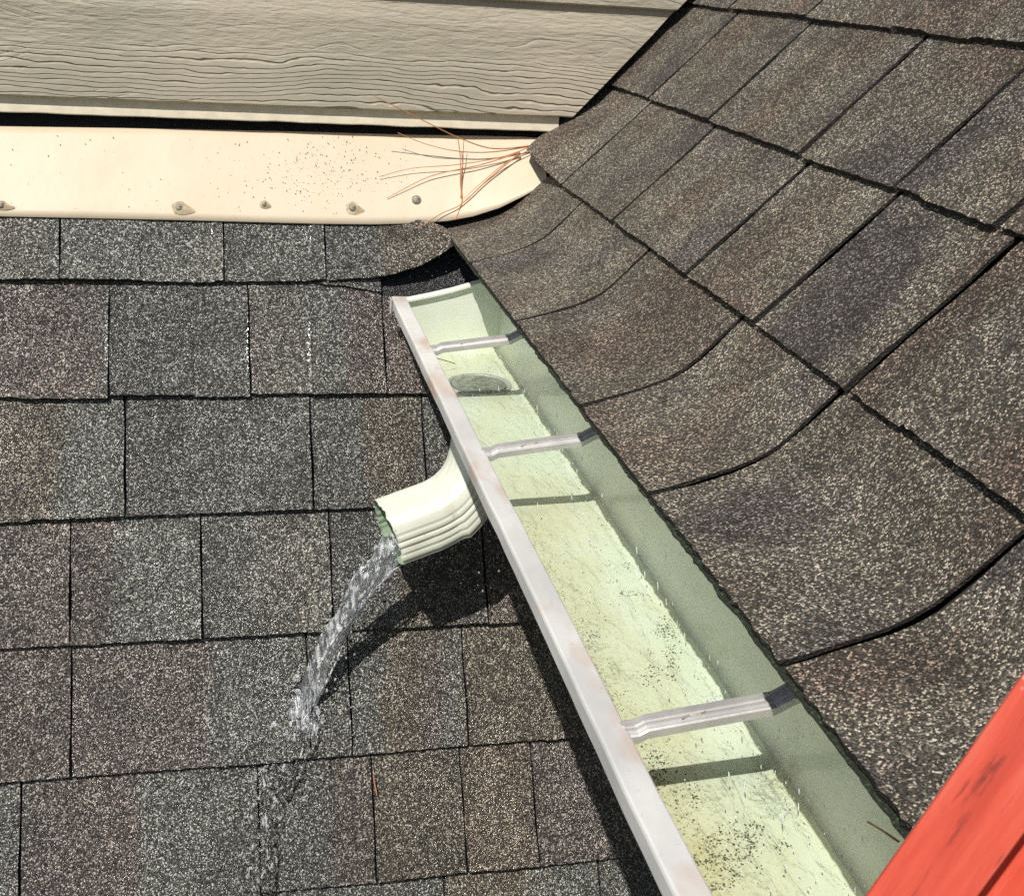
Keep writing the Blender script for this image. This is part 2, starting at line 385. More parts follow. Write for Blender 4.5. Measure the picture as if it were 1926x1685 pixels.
def run_mat():
    m, nt, b = mat('water_running_over_shingles'); nt.nodes.remove(b); out = nt.nodes['Material Output']
    n1 = noise_n(nt, coords(nt, (1.3, 0.7, 0.7)), 150, 4, 0.62, 0.8)
    bp = bump(nt, None, n1.outputs[0], 0.0040, 1.0)
    tr = N(nt, 'ShaderNodeBsdfTransparent'); gl = N(nt, 'ShaderNodeBsdfGlossy'); gl.inputs['Roughness'].default_value = 0.12; nt.links.new(bp, gl.inputs['Normal'])
    fr = N(nt, 'ShaderNodeFresnel'); fr.inputs[0].default_value = 1.33; nt.links.new(bp, fr.inputs['Normal'])
    mx = N(nt, 'ShaderNodeMixShader'); nt.links.new(fr.outputs[0], mx.inputs[0]); nt.links.new(tr.outputs[0], mx.inputs[1]); nt.links.new(gl.outputs[0], mx.inputs[2])
    df = N(nt, 'ShaderNodeBsdfDiffuse'); df.inputs[0].default_value = (0.85, 0.88, 0.9, 1)
    foam = ramp(nt, n1.outputs[0], [(0.56, 0.0), (0.68, 0.6)])
    m2 = N(nt, 'ShaderNodeMixShader'); nt.links.new(foam, m2.inputs[0]); nt.links.new(mx.outputs[0], m2.inputs[1]); nt.links.new(df.outputs[0], m2.inputs[2])
    nt.links.new(m2.outputs[0], out.inputs[0]); return m
M_RUN = run_mat()
def water_mat(name, trans, rough):
    m, nt, b = mat(name); b.inputs['Base Color'].default_value = (0.93, 0.96, 1.0, 1); b.inputs['Roughness'].default_value = rough
    b.inputs['Transmission Weight'].default_value = trans; b.inputs['IOR'].default_value = 1.33
    n1 = noise_n(nt, coords(nt), 150, 2, 0.5, 0.6); bump(nt, b, n1.outputs[0], 0.0022, 0.8); return m
def stream_mat():
    m, nt, b = mat('falling_water'); b.inputs['Base Color'].default_value = (0.92, 0.95, 0.98, 1); b.inputs['IOR'].default_value = 1.33; b.inputs['Roughness'].default_value = 0.07
    tc = N(nt, 'ShaderNodeTexCoord'); r_ = N(nt, 'ShaderNodeMapping'); r_.inputs['Rotation'].default_value = (0, math.radians(-25), 0); r_.inputs['Scale'].default_value = (230, 150, 55)
    nt.links.new(tc.outputs['Object'], r_.inputs['Vector'])
    n1 = noise_n(nt, r_.outputs[0], 1.0, 4, 0.65, 0.8); n2 = noise_n(nt, coords(nt), 420, 2, 0.6)
    air_glints = ramp(nt, n1.outputs[0], [(0.47, 0.97), (0.58, 0.30), (0.70, 0.10)])      # aerated streaks coloured white, also standing in for sunlight refracted through the stream
    nt.links.new(air_glints, b.inputs['Transmission Weight'])
    h = math_n(nt, 'ADD', n1.outputs[0], math_n(nt, 'MULTIPLY', n2.outputs[0], 0.35)); bump(nt, b, h, 0.0045, 0.9); return m
M_WATER = stream_mat()
M_DRIP = water_mat('splashing_drips', 0.25, 0.08)
M_DROP = water_mat('water_droplets', 0.7, 0.03)
M_MURK = simple('churning_grey_water', (0.22, 0.23, 0.20), 0.3, 0, 0.6, 130, 0.0015)
M_SILT = simple('dark_leaf_silt', (0.085, 0.083, 0.045), 0.7, 0, 0.5, 300)
M_GRIT = simple('loose_dark_granules', (0.10, 0.09, 0.075), 0.8, 0, 0.6, 300)
M_GROUND = simple('lawn_ground', (0.07, 0.09, 0.04), 0.9, 0, 0.3, 3)
M_WALL2 = simple('tan_side_wall', (0.40, 0.36, 0.28), 0.7)

# ================================================================== SETTING
g = mesh('ground', [(-150, -150, -5.2), (150, -150, -5.2), (150, 150, -5.2), (-150, 150, -5.2)], [(0, 1, 2, 3)], M_GROUND)
tag(g, kind='structure')

# ------------------------------------------------------------------ lower roof (left)
lower = empty('lower_roof', roof_pt(-0.2, 9*EXPO, 0))
tag(lower, 'steep wet grey-brown shingle roof falling away below the tan siding wall', 'roof', kind='thing')
def jx(x, y): return on_roof(x, y).x
XL, XR = -1.05, 0.50
def fill(joints, r, wmin=0.16, wmax=0.33):
    j = sorted(joints)
    while j[0] > XL + 0.05: j.insert(0, j[0] - r.uniform(wmin, wmax))
    j[0] = XL
    while j[-1] < XR - 0.06: j.append(j[-1] + r.uniform(wmin, wmax))
    j[-1] = XR
    return j
rows = [
    [jx(113, 527), jx(422, 529), jx(614, 531)],
    [jx(206, 742), jx(471, 741), jx(718, 560), jx(980, 745)],
    [jx(236, 970), jx(590, 962), jx(800, 880)],
    [jx(133, 1208), jx(382, 1194), jx(627, 1180)],
    [jx(135, 1455), jx(583, 1420), jx(662, 1412), jx(880, 1398)],
    [jx(38, 1690), jx(490, 1678), jx(708, 1655), jx(877, 1640), jx(1012, 1620)],
    [jx(140, 1830), jx(400, 1800), jx(840, 1760), jx(1130, 1700)],
]
while len(rows) < 10: rows.append([rnd.uniform(-0.1, 0.1)])
for k, j in enumerate(rows): rows[k] = fill(j, rnd)
M_SH = [M_WET, M_BUTT]
def steps(x0, x1, r):
    """laminated shingle: where the second layer sits under the butt it is thicker"""
    out = []; x = x0; thick = r.random() < 0.5
    while x < x1:
        w = r.uniform(0.05, 0.17); out.append((x, x + w, r.uniform(0.0078, 0.0098) if thick else r.uniform(0.0056, 0.007), r.uniform(-0.0016, 0.0016)))
        x += w; thick = not thick
    return out
def at(stp, x):
    for a, b, h, d in stp:
        if a <= x < b: return h, d
    return stp[-1][2], stp[-1][3]
ROWY = [531, 745, 965, 1200, 1440, 1690, 1940]
G_, S_, R_, T_ = GREY, SLATE, RED, TAN
BANDS = [   # where the blend of granules changes along each course
    [(-900, G_), (0, G_), (108, S_), (265, G_), (415, G_), (610, S_), (720, T_)],
    [(-900, G_), (-330, R_), (200, S_), (400, G_), (655, R_), (900, T_)],
    [(-900, R_), (-60, T_), (110, G_), (235, S_), (405, G_), (585, S_), (690, T_), (800, G_), (860, R_)],
    [(-900, G_), (-300, R_), (128, R_), (210, G_), (378, S_), (480, G_), (625, S_), (760, T_), (850, R_)],
    [(-900, S_), (-250, R_), (300, R_), (390, G_), (575, S_), (730, T_), (800, R_), (850, G_), (882, T_)],
    [(-900, R_), (-200, G_), (36, R_), (265, G_), (490, S_), (620, R_), (706, T_), (885, T_), (1005, R_)],
    [(-900, S_), (-100, R_), (300, G_), (840, T_), (1000, G_)]]
def tone_at(x, t, row):
    if row >= len(BANDS): bl = [(-0.9 + 0.22*i, [G_, R_, S_, T_, G_, R_][(i*5 + row*3) % 6]) for i in range(10)]
    else: bl = [(jx(px, ROWY[row]), c) for px, c in BANDS[row]]
    xx = x + 0.010*noise.noise(V((x*25, t*30, row))) + 0.012*noise.noise(V((x*6, t*12, row + 9)))
    c = bl[0][1]
    for a, q in bl:
        k = max(0.0, min(1.0, (xx - a)/0.014 + 0.5)); c = tuple(c[i]*(1 - k) + q[i]*k for i in range(3))
    return c
def paint_tone(o, grid_xt, row):
    me = o.data; at_ = me.color_attributes.new('tone', 'FLOAT_COLOR', 'POINT')
    cols = [tone_at(x, t, row) for x, t in grid_xt]; cols = cols + cols
    at_.data.foreach_set('color', [v for c in cols for v in (*c, 1.0)])
def roof_shingle(x0, x1, row, skew=0.0, parent=lower, tb=None):
    r = random.Random(int((x0 + 5)*1000) + row*7919)
    gap = r.uniform(0.0016, 0.0030)
    a, b = x0 + gap/2, x1 - gap/2
    nu = max(6, int((b - a)/0.0042)); st = steps(a, b, r)
    t0, t1 = (row-1)*EXPO - (0.022 if not (row == 1 and x0 > 0.15) else -0.016), row*EXPO
    xt = []
    ts = [t0, t0 + 0.02, t0 + 0.06, t1 - 0.05, t1 - 0.02, t1 - 0.006, t1]
    top = []; bot = []
    sk = r.uniform(-0.0014, 0.0014)
    for t in ts[::-1]:
        rt = []; rb = []
        f = (t - t0)/(t1 - t0)
        for i in range(nu + 1):
            x = a + (b - a)*i/nu
            h, d = at(st, x)
            e = (x - (a + b)/2)/(b - a)
            tt = t
            if t > t1 - 0.004: tt = t + d + sk*e*2 + r.uniform(-0.0007, 0.0007)
            xx = x + (r.uniform(-0.0005, 0.0005) if i in (0, nu) else 0) + 0.0006*math.sin(t*60 + x0*9)*(1 if i in (0, nu) else 0)
            off = -0.0022 + (h + 0.0022)*f + 0.0006*noise.noise(V((x*14, t*14, 0))) + (0.0010 if i in (0, nu) else 0)*f
            xt.append((xx, tt)); rt.append(roof_pt(xx, tt, off)); rb.append(roof_pt(xx, tt, min(off - 0.002, -0.0005 if f > 0.5 else off - 0.002)))
        top.append(rt); bot.append(rb)
    o = sheet('shingle', top, bot, M_SH, parent, smooth=False); paint_tone(o, xt, row); return o
n_sh = 0
for row, js in enumerate(rows):
    for i in range(len(js) - 1):
        if row == 0 and js[i] > jx(560, 531): continue
        roof_shingle(js[i], js[i+1], row)
        n_sh += 1
# membrane under everything, showing as a black patch beside the gutter end
mv = [[roof_pt(XL + (XR - XL)*i/30, -0.17 + (9*EXPO + 0.17)*j/30, -0.0052 + 0.0008*noise.noise(V((i*0.7, j*0.7, 3)))) for i in range(31)] for j in range(30, -1, -1)]
mb = [[p - NL*0.004 for p in r_] for r_ in mv]
sheet('underlayment', mv, mb, [M_FELT, M_FELT], lower)
dk = MB(); dk.add([roof_pt(XL, -0.25, -0.012), roof_pt(XR, -0.25, -0.012), roof_pt(XR, 9*EXPO, -0.012), roof_pt(XL, 9*EXPO, -0.012),
                   roof_pt(XL, -0.25, -0.03), roof_pt(XR, -0.25, -0.03), roof_pt(XR, 9*EXPO, -0.03), roof_pt(XL, 9*EXPO, -0.03)],
                  [(3, 2, 1, 0), (4, 5, 6, 7), (0, 1, 5, 4), (1, 2, 6, 5), (2, 3, 7, 6), (3, 0, 4, 7)]); dk.build('deck_board', M_DARK, lower)
# the last shingle of the top course, curling up off the roof next to the gutter
def lerp_path(path, f):
    """path of (x, y, off) pixels measured on the photograph, laid on the roof plane plus off"""
    L = [0.0]
    for a, b in zip(path, path[1:]): L.append(L[-1] + math.hypot(b[0]-a[0], b[1]-a[1]))
    s = f*L[-1]
    for i in range(len(path) - 1):
        if s <= L[i+1] or i == len(path) - 2:
            k = (s - L[i])/max(1e-6, L[i+1] - L[i]); a, b = path[i], path[i+1]
            return [a[q] + (b[q] - a[q])*k for q in range(len(a))]
low = [(618, 527, .0075), (660, 524, .009), (706, 521, .011), (750, 513, .015), (795, 498, .021), (835, 475, .028), (852, 461, .031), (859, 449, .032)]
upp = [(610, 404, .0005), (660, 405, .0008), (710, 407, .002), (750, 410, .004), (785, 413, .009), (812, 418, .015), (828, 424, .020), (840, 430, .024)]
top = []; bot = []
for j in range(9):
    v = j/8; rt = []; rb = []
    for i in range(60):
        f = i/59
        a, b = lerp_path(low, f), lerp_path(upp, f)
        x, y, off = [a[q] + (b[q] - a[q])*v for q in range(3)]
        off += 0.012*math.sin(math.pi*v)*max(0, f - 0.6)
        x += rnd.uniform(-0.5, 0.5) if v == 0 else 0; y += rnd.uniform(-0.8, 0.8) if v == 0 else 0
        rt.append(on_roof(x, y, off)); rb.append(on_roof(x, y, off) - NL*0.0042)
    top.append(rt); bot.append(rb)
o = sheet('shingle', top, bot, M_SH, lower); o['label'] = 'shingle curling up beside the gutter end'; paint_tone(o, [(p.x, roof_t(p)) for r_ in top for p in r_], 0)
# its lower laminate, cut off square at the membrane
low2 = [(600, 533, .0035), (650, 538, .0035), (717, 549, .0035)]; up2 = [(600, 470, .0), (660, 470, .0), (712, 470, .0)]
top = []; bot = []
for j in range(4):
    v = j/3; rt = []; rb = []
    for i in range(26):
        f = i/25; a, b = lerp_path(low2, f), lerp_path(up2, f); x, y, off = [a[q] + (b[q]-a[q])*v for q in range(3)]
        y += rnd.uniform(-0.8, 0.8) if v == 0 else 0
        rt.append(on_roof(x, y, off)); rb.append(on_roof(x, y, off - 0.004))
    top.append(rt); bot.append(rb)
o = sheet('shingle', top, bot, M_SH, lower); paint_tone(o, [(p.x, roof_t(p)) for r_ in top for p in r_], 0)

# ------------------------------------------------------------------ flared roof (right)
prof_pts = [(0.268, -0.3245), (0.274, -0.3232), (0.300, -0.3155), (0.328, -0.3060), (0.352, -0.2930), (0.374, -0.2705), (0.394, -0.2475), (0.444, -0.1948), (0.494, -0.142), (0.5925, -0.035), (0.72, 0.1030), (0.90, 0.298), (1.15, 0.570)]
def catmull(p, n=16):
    out = []
    for i in range(len(p) - 1):
        a = p[max(i-1, 0)]; b = p[i]; c = p[i+1]; d = p[min(i+2, len(p)-1)]
        for k in range(n):
            t = k/n
            out.append(tuple(0.5*((2*b[q]) + (-a[q] + c[q])*t + (2*a[q] - 5*b[q] + 4*c[q] - d[q])*t*t + (-a[q] + 3*b[q] - 3*c[q] + d[q])*t**3) for q in (0, 1)))
    out.append(p[-1]); return out
PR = catmull(prof_pts); PS = [0.0]
for a, b in zip(PR, PR[1:]): PS.append(PS[-1] + math.hypot(b[0]-a[0], b[1]-a[1]))
def prof(s):
    s = max(0, min(PS[-1] - 1e-6, s)); lo, hi = 0, len(PS) - 1
    while hi - lo > 1:
        m_ = (lo + hi)//2
        if PS[m_] <= s: lo = m_
        else: hi = m_
    k = (s - PS[lo])/(PS[hi] - PS[lo]); a, b = PR[lo], PR[hi]
    tx, tz = b[0]-a[0], b[1]-a[1]; l = math.hypot(tx, tz)
    return a[0] + tx*k, a[1] + tz*k, -tz/l, tx/l
def s_at(X):
    for i in range(len(PR) - 1):
        if PR[i][0] <= X <= PR[i+1][0]: return PS[i] + (PS[i+1]-PS[i])*(X - PR[i][0])/(PR[i+1][0] - PR[i][0])
    return PS[-1]
def rp(Y, s, off):
    x, z, nx, nz = prof(s); return V((x + nx*off, Y, z + nz*off))
flared = empty('flared_roof', (0.45, 0.6, -0.36))
tag(flared, 'dry brown-grey shingle roof flaring out over the gutter on the right', 'roof', kind='thing')
YWALL = 1.645
S_D, S_C, S_B, S_A = 0.0, s_at(0.394), s_at(0.494), s_at(0.5925)
courses = [S_D, S_C, S_B, S_A, S_A + EXPO, S_A + 2*EXPO, S_A + 3*EXPO, S_A + 4*EXPO]
rj = [
    [1.352, 1.108, 0.872, 0.699, 0.487, 0.268, 0.05, -0.2],
    [1.432, 1.222, 0.993, 0.841, 0.686, 0.47, 0.25, 0.02, -0.2],
    [1.434, 1.235, 1.009, 0.843, 0.706, 0.50, 0.27, 0.03, -0.2],
    [1.457, 1.245, 1.065, 0.86, 0.66, 0.42, 0.2, -0.04],
    [1.37, 1.15, 0.93, 0.70, 0.5, 0.25, 0.0],
    [1.44, 1.2, 0.99, 0.8, 0.55, 0.3, 0.1],
    [1.34, 1.1, 0.87, 0.66, 0.45, 0.2, -0.1],
]
M_SHR = [M_DRY, M_BUTT]
def flared_shingle(y0, y1, k, r, left=None):
    gap = r.uniform(0.0050, 0.0072); a, b = y0 - gap/2, y1 + gap/2          # a is the far (wall) end
    s0, s1 = courses[k], courses[k+1] + 0.02
    nu = max(8, int((a - b)/0.0045)); st = steps(min(a, b), max(a, b), r)
    ss = [s0, s0 + 0.005, s0 + 0.016, s0 + 0.03, s0 + 0.045, s0 + 0.06, s0 + 0.075, s0 + 0.09, s0 + 0.105, s0 + 0.12, s0 + 0.135, s1]
    top = []; bot = []; sk = r.uniform(-0.0012, 0.0012)
    for s in ss:
        rt = []; rb = []; f = 1 - (s - s0)/(s1 - s0)
        aa = a if left is None else left((s - s0)/(s1 - s0))
        for i in range(nu + 1):
            y = aa + (b - aa)*i/nu; h, d = at(st, y)
            h = h*(0.54 if k else 0.36)
            ee = (y - (aa + b)/2)/max(1e-6, abs(a - b))
            q = s
            if s - s0 < 0.004: q = s + d + sk*ee*2 + r.uniform(-0.0008, 0.0008) * (1.8 if k == 0 else 1)
            yy = y + (r.uniform(-0.0005, 0.0005) if i in (0, nu) else 0) + (0.0008*math.sin(s*55 + y0*13) if i in (0, nu) else 0)
            off = -0.0025 + (h + 0.0025)*f + 0.0007*noise.noise(V((y*12, s*12, 5))) + (0.0008 if i in (0, nu) else 0)*f
            lift = 0.0
            if k == 1:          # the first tab is laid up over the end of the flashing
                u_ = max(0, min(1, (yy - 1.43)/0.125)); lift = 0.031*u_*u_*(3 - 2*u_)*max(0, 1 - (q - s0)/0.115)
            rt.append(rp(yy, q, off + lift)); rb.append(rp(yy, q, min(off - 0.0025, -0.0004 if f > 0.5 else off - 0.0025) + lift))
        top.append(rt); bot.append(rb)
    top = [r_[::-1] for r_ in top]; bot = [r_[::-1] for r_ in bot]
    # winding: rows go up the slope, columns towards the wall
    top = [r_[::-1] for r_ in top]; bot = [r_[::-1] for r_ in bot]
    return sheet('shingle', [r_ for r_ in top], [r_ for r_ in bot], M_SHR, flared)
r2 = random.Random(21)
for k, js in enumerate(rj):
    ys = [YWALL] + js + [-0.42]
    for i in range(len(ys) - 1):
        if ys[i] - ys[i+1] < 0.03: continue
        lf = None
        if k == 0 and i == 0: lf = lambda q: 1.548 - 0.035*q
        if k == 1 and i == 0: lf = lambda q: 1.502 + 0.052*min(1, q*28) + 0.091*min(1, q*1.6)
        flared_shingle(ys[i], ys[i+1], k, r2, lf)
# jagged starter strip under the eave course
top = []; bot = []
nst = 420
for q, off in ((-1, -0.0014), (0.006, -0.0016), (0.012, -0.0022), (0.03, -0.0034)):
    rt = []; rb = []
    for i in range(nst + 1):
        y = 1.53 - 1.95*i/nst
        s_ = (-0.0012 + 0.0016*noise.noise(V((y*38, 0, 1))) + 0.0016*noise.noise(V((y*140, 2, 1)))) if q == -1 else q
        x, z, nx, nz = prof(max(0, s_)); p = V((x + nx*off, y, z + nz*off))
        if s_ < 0:
            tx, tz = nz, -nx; p += V((tx, 0, tz))*s_
        rt.append(p); rb.append(p - V((nx, 0, nz))*0.0012)
    top.append(rt); bot.append(rb)
sheet('starter_strip', top, bot, [M_MOSS, M_MOSS], flared)
# deck, fascia, soffit
dk = MB()
ssd = [0.012] + [0.03*i for i in range(1, 32)]
vv = [];
for s in ssd:
    for y in (1.655, -0.42): vv.append(rp(y, s, -0.0105))
for s in ssd:
    for y in (1.655, -0.42): vv.append(rp(y, s, -0.026))
ff = []; nn = len(ssd)
for i in range(nn - 1):
    a = 2*i; ff.append((a, a+1, a+3, a+2)); B = 2*nn; ff.append((B+a+2, B+a+3, B+a+1, B+a))
ff.append((0, 2*nn, 2*nn+1, 1))
dk.add(vv, ff); dk.build('deck_board', M_DARK, flared)
fb = MB(); fb.box((0.3275, -0.42, -0.495), (0.346, 1.425, -0.334)); fb.build('fascia_board', M_WOOD, flared)
fb = MB(); fb.box((0.3465, -0.42, -0.486), (0.70, 1.40, -0.474)); fb.build('soffit_panel', M_WOOD, flared)
sw = MB(); sw.box((0.50, -3.0, -5.2), (0.56, 1.30, -0.487)); tag(sw.build('side_wall', M_WALL2), kind='structure')

# ------------------------------------------------------------------ house wall with lap siding
wall = empty('siding_wall', (0, 1.6, -0.25))
tag(wall, 'tan painted wood-grain lap siding wall across the top', 'wall', kind='thing')
YF = 1.575
zb = on_y(500, 200, YF).z                       # lower edge of the board
zt = on_y(1000, 6, YF).z                        # lower edge of the next board up
def cut_x(z, Y, gap):                           # the boards are cut on the slope of the flared roof
    for i in range(len(PR) - 1):
        if PR[i][1] <= z <= PR[i+1][1]:
            k = (z - PR[i][1])/(PR[i+1][1] - PR[i][1]); return PR[i][0] + (PR[i+1][0]-PR[i][0])*k - gap
    return PR[-1][0]
def board(z0, z1, yb, name, m, gap=0.020, proud=0.0):
    # profile from the lower edge upwards: rounded drip edge, flat face leaning back, sloped shoulder under the next lap
    pr = [(yb + 0.010, z0 + 0.0006), (yb + 0.002, z0), (yb, z0 + 0.002), (yb + 0.001, z0 + (z1-z0)*0.3), (yb + 0.0018, z0 + (z1-z0)*0.6), (yb + 0.0022, z1 - 0.032), (yb + 0.0030, z1 - 0.027), (yb + 0.0066, z1 - 0.010), (yb + 0.0070, z1 + 0.012)]
    vs_ = []; fs = []; xs = [-1.3 + 0.02*i for i in range(140)]
    n = len(pr); cols = []
    x = -1.3
    nxs = 90
    for i in range(nxs + 1):
        for (y, z) in pr:
            xe = cut_x(z, y, gap) + 0.0012*noise.noise(V((z*90, 1, 7)))
            xx = -1.3 + (xe + 1.3)*i/nxs
            wob = 0.0006*noise.noise(V((xx*30, z*40, 2))) if z <= z0 + 0.003 else 0
            vs_.append(V((xx, y + proud, z + wob)))
    for i in range(nxs):
        for j in range(n - 1):
            a = i*n + j; fs.append((a, a+n, a+n+1, a+1))
    # closing thickness at the cut end and the back
    b0 = len(vs_)
    for j, (y, z) in enumerate(pr):
        q = vs_[nxs*n + j]; vs_.append(V((q.x, q.y + 0.012, q.z)))
    for j in range(n - 1): fs.append((nxs*n + j, b0 + j, b0 + j + 1, nxs*n + j + 1))
    o = mesh(name, vs_, fs, m, wall, None, False); return o
board(zb, zt, YF, 'siding_board', M_SIDING)
board(zt + 0.0005, zt + (zt - zb), YF, 'siding_board', M_SIDING)
board(zt + (zt - zb) + 0.0005, zt + 2*(zt - zb), YF, 'siding_board', M_SIDING)
# narrow starter strip under the lowest board, its lip catching the sun
zs = on_y(0, 211, 1.5816).z; zs1 = zb + 0.004
sv = []; sf = []
NS = 160
for i in range(NS + 1):
    xe = cut_x(zs + 0.006, 1.58, 0.022); x = -1.3 + (xe + 1.3)*i/NS
    w = 0.0008*noise.noise(V((x*25, 0, 4))) + 0.0010*max(0, noise.noise(V((x*95, 3, 4))) - 0.25)
    for (y, z) in ((1.594, zs + 0.001), (1.5822, zs + w), (1.5816, zs + 0.0012 + w), (1.5822, zs + 0.008), (1.584, zs1)): sv.append((x, y, z))
for i in range(NS):
    for j in range(4): a = i*5 + j; sf.append((a, a+5, a+6, a+1))
mesh('starter_strip', sv, sf, M_TRIM, wall)
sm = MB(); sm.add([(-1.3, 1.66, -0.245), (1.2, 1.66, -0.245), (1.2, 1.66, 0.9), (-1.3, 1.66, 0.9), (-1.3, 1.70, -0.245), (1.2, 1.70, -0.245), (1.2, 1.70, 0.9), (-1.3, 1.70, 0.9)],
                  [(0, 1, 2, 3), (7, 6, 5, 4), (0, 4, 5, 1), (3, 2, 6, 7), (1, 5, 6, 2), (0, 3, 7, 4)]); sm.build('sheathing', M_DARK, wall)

# ------------------------------------------------------------------ apron flashing
fl = empty('apron_flashing', on_roof(300, 410))
tag(fl, 'cream painted metal apron flashing between siding wall and lower roof', 'flashing')
lowf = [(-900, 391, .0070), (0, 407, .0070), (340, 414, .0072), (600, 421, .0075), (700, 422, .0078), (770, 420.5, .0085), (840, 416, .0125), (890, 407, .018), (940, 391, .026), (985, 369, .035), (1012, 354, .042), (1030, 343, .046)]
uppf = [(-900, 231, .0060), (0, 238, .0060), (340, 243, .006), (600, 249, .006), (700, 252, .006), (770, 254, .006), (840, 255, .006), (895, 256, .006), (945, 257, .007), (985, 258, .008), (1015, 260, .009), (1035, 264, .010)]  # flashing stops short; the dark gap above stands in for the siding's shadow
top = []; bot = []
KV = 12; KU = 110
for j in range(KV + 1):
    v = j/KV; rt = []; rb = []
    for i in range(KU + 1):
        # pair the paths by index so that the right end stays a clean cut
        f = i/KU*(len(lowf) - 1); a = min(int(f), len(lowf) - 2); k = f - a
        p = [lowf[a][q] + (lowf[a+1][q] - lowf[a][q])*k for q in range(3)]; u = [uppf[a][q] + (uppf[a+1][q] - uppf[a][q])*k for q in range(3)]
        x, y, off = [p[q] + (u[q] - p[q])*v for q in range(3)]
        off += 0.0012*noise.noise(V((x*0.006, y*0.012, 0)))*(1 - v)
        if v < 0.12: off -= 0.0010*(1 - v/0.12)
        if i == KU: x -= 9*math.sin(math.pi*v)
        pt = on_roof(x, y, off)
        rt.append(pt); rb.append(pt - NL*0.0011)
    top.append(rt); bot.append(rb)
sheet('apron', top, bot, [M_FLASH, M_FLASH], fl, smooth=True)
AX = V((1, 0, 0)); AS = SL
def screw(x, y, rad, blob, tail, seed):
    r = random.Random(seed); c = on_roof(x, y, 0.0078)
    e = empty('screw', c); e.parent = fl; e.matrix_parent_inverse = Matrix.Translation(-fl.location)
    m1 = MB(); ring = []; nb_ = 22; hts = (0.0, 0.0011, 0.0024, 0.0032)
    vs_ = []; fs = []
    for q, h in enumerate(hts):
        for i in range(nb_):
            a = 2*math.pi*i/nb_; rr = 0.85*blob*(1 - 0.30*q)*(1 + 0.22*noise.noise(V((math.cos(a)*1.4, math.sin(a)*1.4, seed))))
            dx = math.cos(a)*rr; ds = math.sin(a)*rr
            if dx > 0: dx += tail*max(0, math.cos(a - 0.5))**5*(1 - 0.3*q)
            vs_.append(c + AX*dx + AS*ds + NL*(h*(1 + 0.25*noise.noise(V((a*2, q, seed)))) - 0.0005))
    for q in range(3):
        for i in range(nb_): fs.append((q*nb_ + i, q*nb_ + (i+1) % nb_, (q+1)*nb_ + (i+1) % nb_, (q+1)*nb_ + i))
    fs.append(tuple(3*nb_ + i for i in range(nb_)))
    if blob > 0.004:
        o = mesh('sealant', vs_, fs, M_CAULK, None, None, True); COL.objects.unlink(o); link(o, e)
        o.matrix_parent_inverse = Matrix.Translation(-c)
    m2 = MB(); m2.sphere(c + NL*0.0018, (rad, rad, rad*0.5), 14, 6, 0, (AX, AS, NL)); m2.obox(c + NL*(0.0018 + rad*0.5), AX*rad*0.55, AS*rad*0.10, NL*0.0003)
    o = m2.build('head', M_ZINC, None, True); COL.objects.unlink(o); link(o, e); o.matrix_parent_inverse = Matrix.Translation(-c)
    return e
for i, (x, y, rad, blob, tail) in enumerate([(2, 386, .0040, .0075, .010), (337, 391, .0042, .0105, .012), (497, 385, .0030, .0065, .003), (663, 392, .0048, .0110, .009), (783, 377, .0062, .0030, .0), (-250, 382, .004, .008, .004)]):
    screw(x, y, rad, blob, tail, 30 + i)

# ================================================================== GUTTER
ZL, ZF = -0.385, -0.453
XB = 0.325; YE = 1.432; YN = -0.42
gut = empty('gutter', (0.27, 0.5, ZF))
tag(gut, 'pale green metal gutter with white lip running under the flared eave', 'gutter')
HC = on_z(900, 725, ZF); HR = 0.0335
# trough: ogee front, floor with a round outlet hole, back
front = [(0.2045, -0.3985), (0.2048, -0.405), (0.2080, -0.4150), (0.2140, -0.4240), (0.2215, -0.4305), (0.2270, -0.4370), (0.2290, -0.4450), (0.2305, -0.4515), (0.2335, -0.453)]
back = [(0.3135, -0.453), (0.3175, -0.4520), (0.3207, -0.4495), (0.3230, -0.4455), (0.3243, -0.4400), (XB, -0.432), (XB, -0.395), (XB, -0.362), (XB + 0.0006, -0.352)]
tr = MB()
ysg = [YE - (YE - YN)*i/60 for i in range(61)]
def strip(pts):
    n = len(pts); vs_ = []; fs = []
    for y in ysg:
        for (x, z) in pts: vs_.append((x, y, z))
    for i in range(60):
        for j in range(n - 1): a = i*n + j; fs.append((a, a+1, a+n+1, a+n))
    tr.add(vs_, fs)
strip(front); strip(back)
x0, x1 = front[-1][0], back[0][0]
ya, yb_ = HC.y + 0.046, HC.y - 0.046
def zfl(x, y): return ZF
for (u, w) in ((YE, ya), (yb_, YN)):
    ks = max(2, int(abs(u - w)/0.03)); vs_ = []; fs = []
    for i in range(ks + 1):
        y = u + (w - u)*i/ks
        for j in range(9): x = x0 + (x1 - x0)*j/8; vs_.append((x, y, zfl(x, y)))
    for i in range(ks):
        for j in range(8): a = i*9 + j; fs.append((a, a+1, a+10, a+9))
    tr.add(vs_, fs)
vs_ = []; fs = []; NH = 48
for i in range(NH):
    a = 2*math.pi*i/NH; dx, dy = math.cos(a), math.sin(a)
    k = min(((x1 if dx > 0 else x0) - HC.x)/dx if abs(dx) > 1e-6 else 9, ((ya if dy > 0 else yb_) - HC.y)/dy if abs(dy) > 1e-6 else 9)
    vs_.append((HC.x + dx*HR, HC.y + dy*HR, ZF)); vs_.append((HC.x + dx*(HR + 0.004), HC.y + dy*(HR + 0.004), zfl(HC.x, HC.y))); vs_.append((HC.x + dx*k, HC.y + dy*k, zfl(HC.x + dx*k, HC.y + dy*k)))
for i in range(NH):
    j = (i + 1) % NH; fs.append((3*i, 3*i+1, 3*j+1, 3*j)); fs.append((3*i+1, 3*i+2, 3*j+2, 3*j+1))
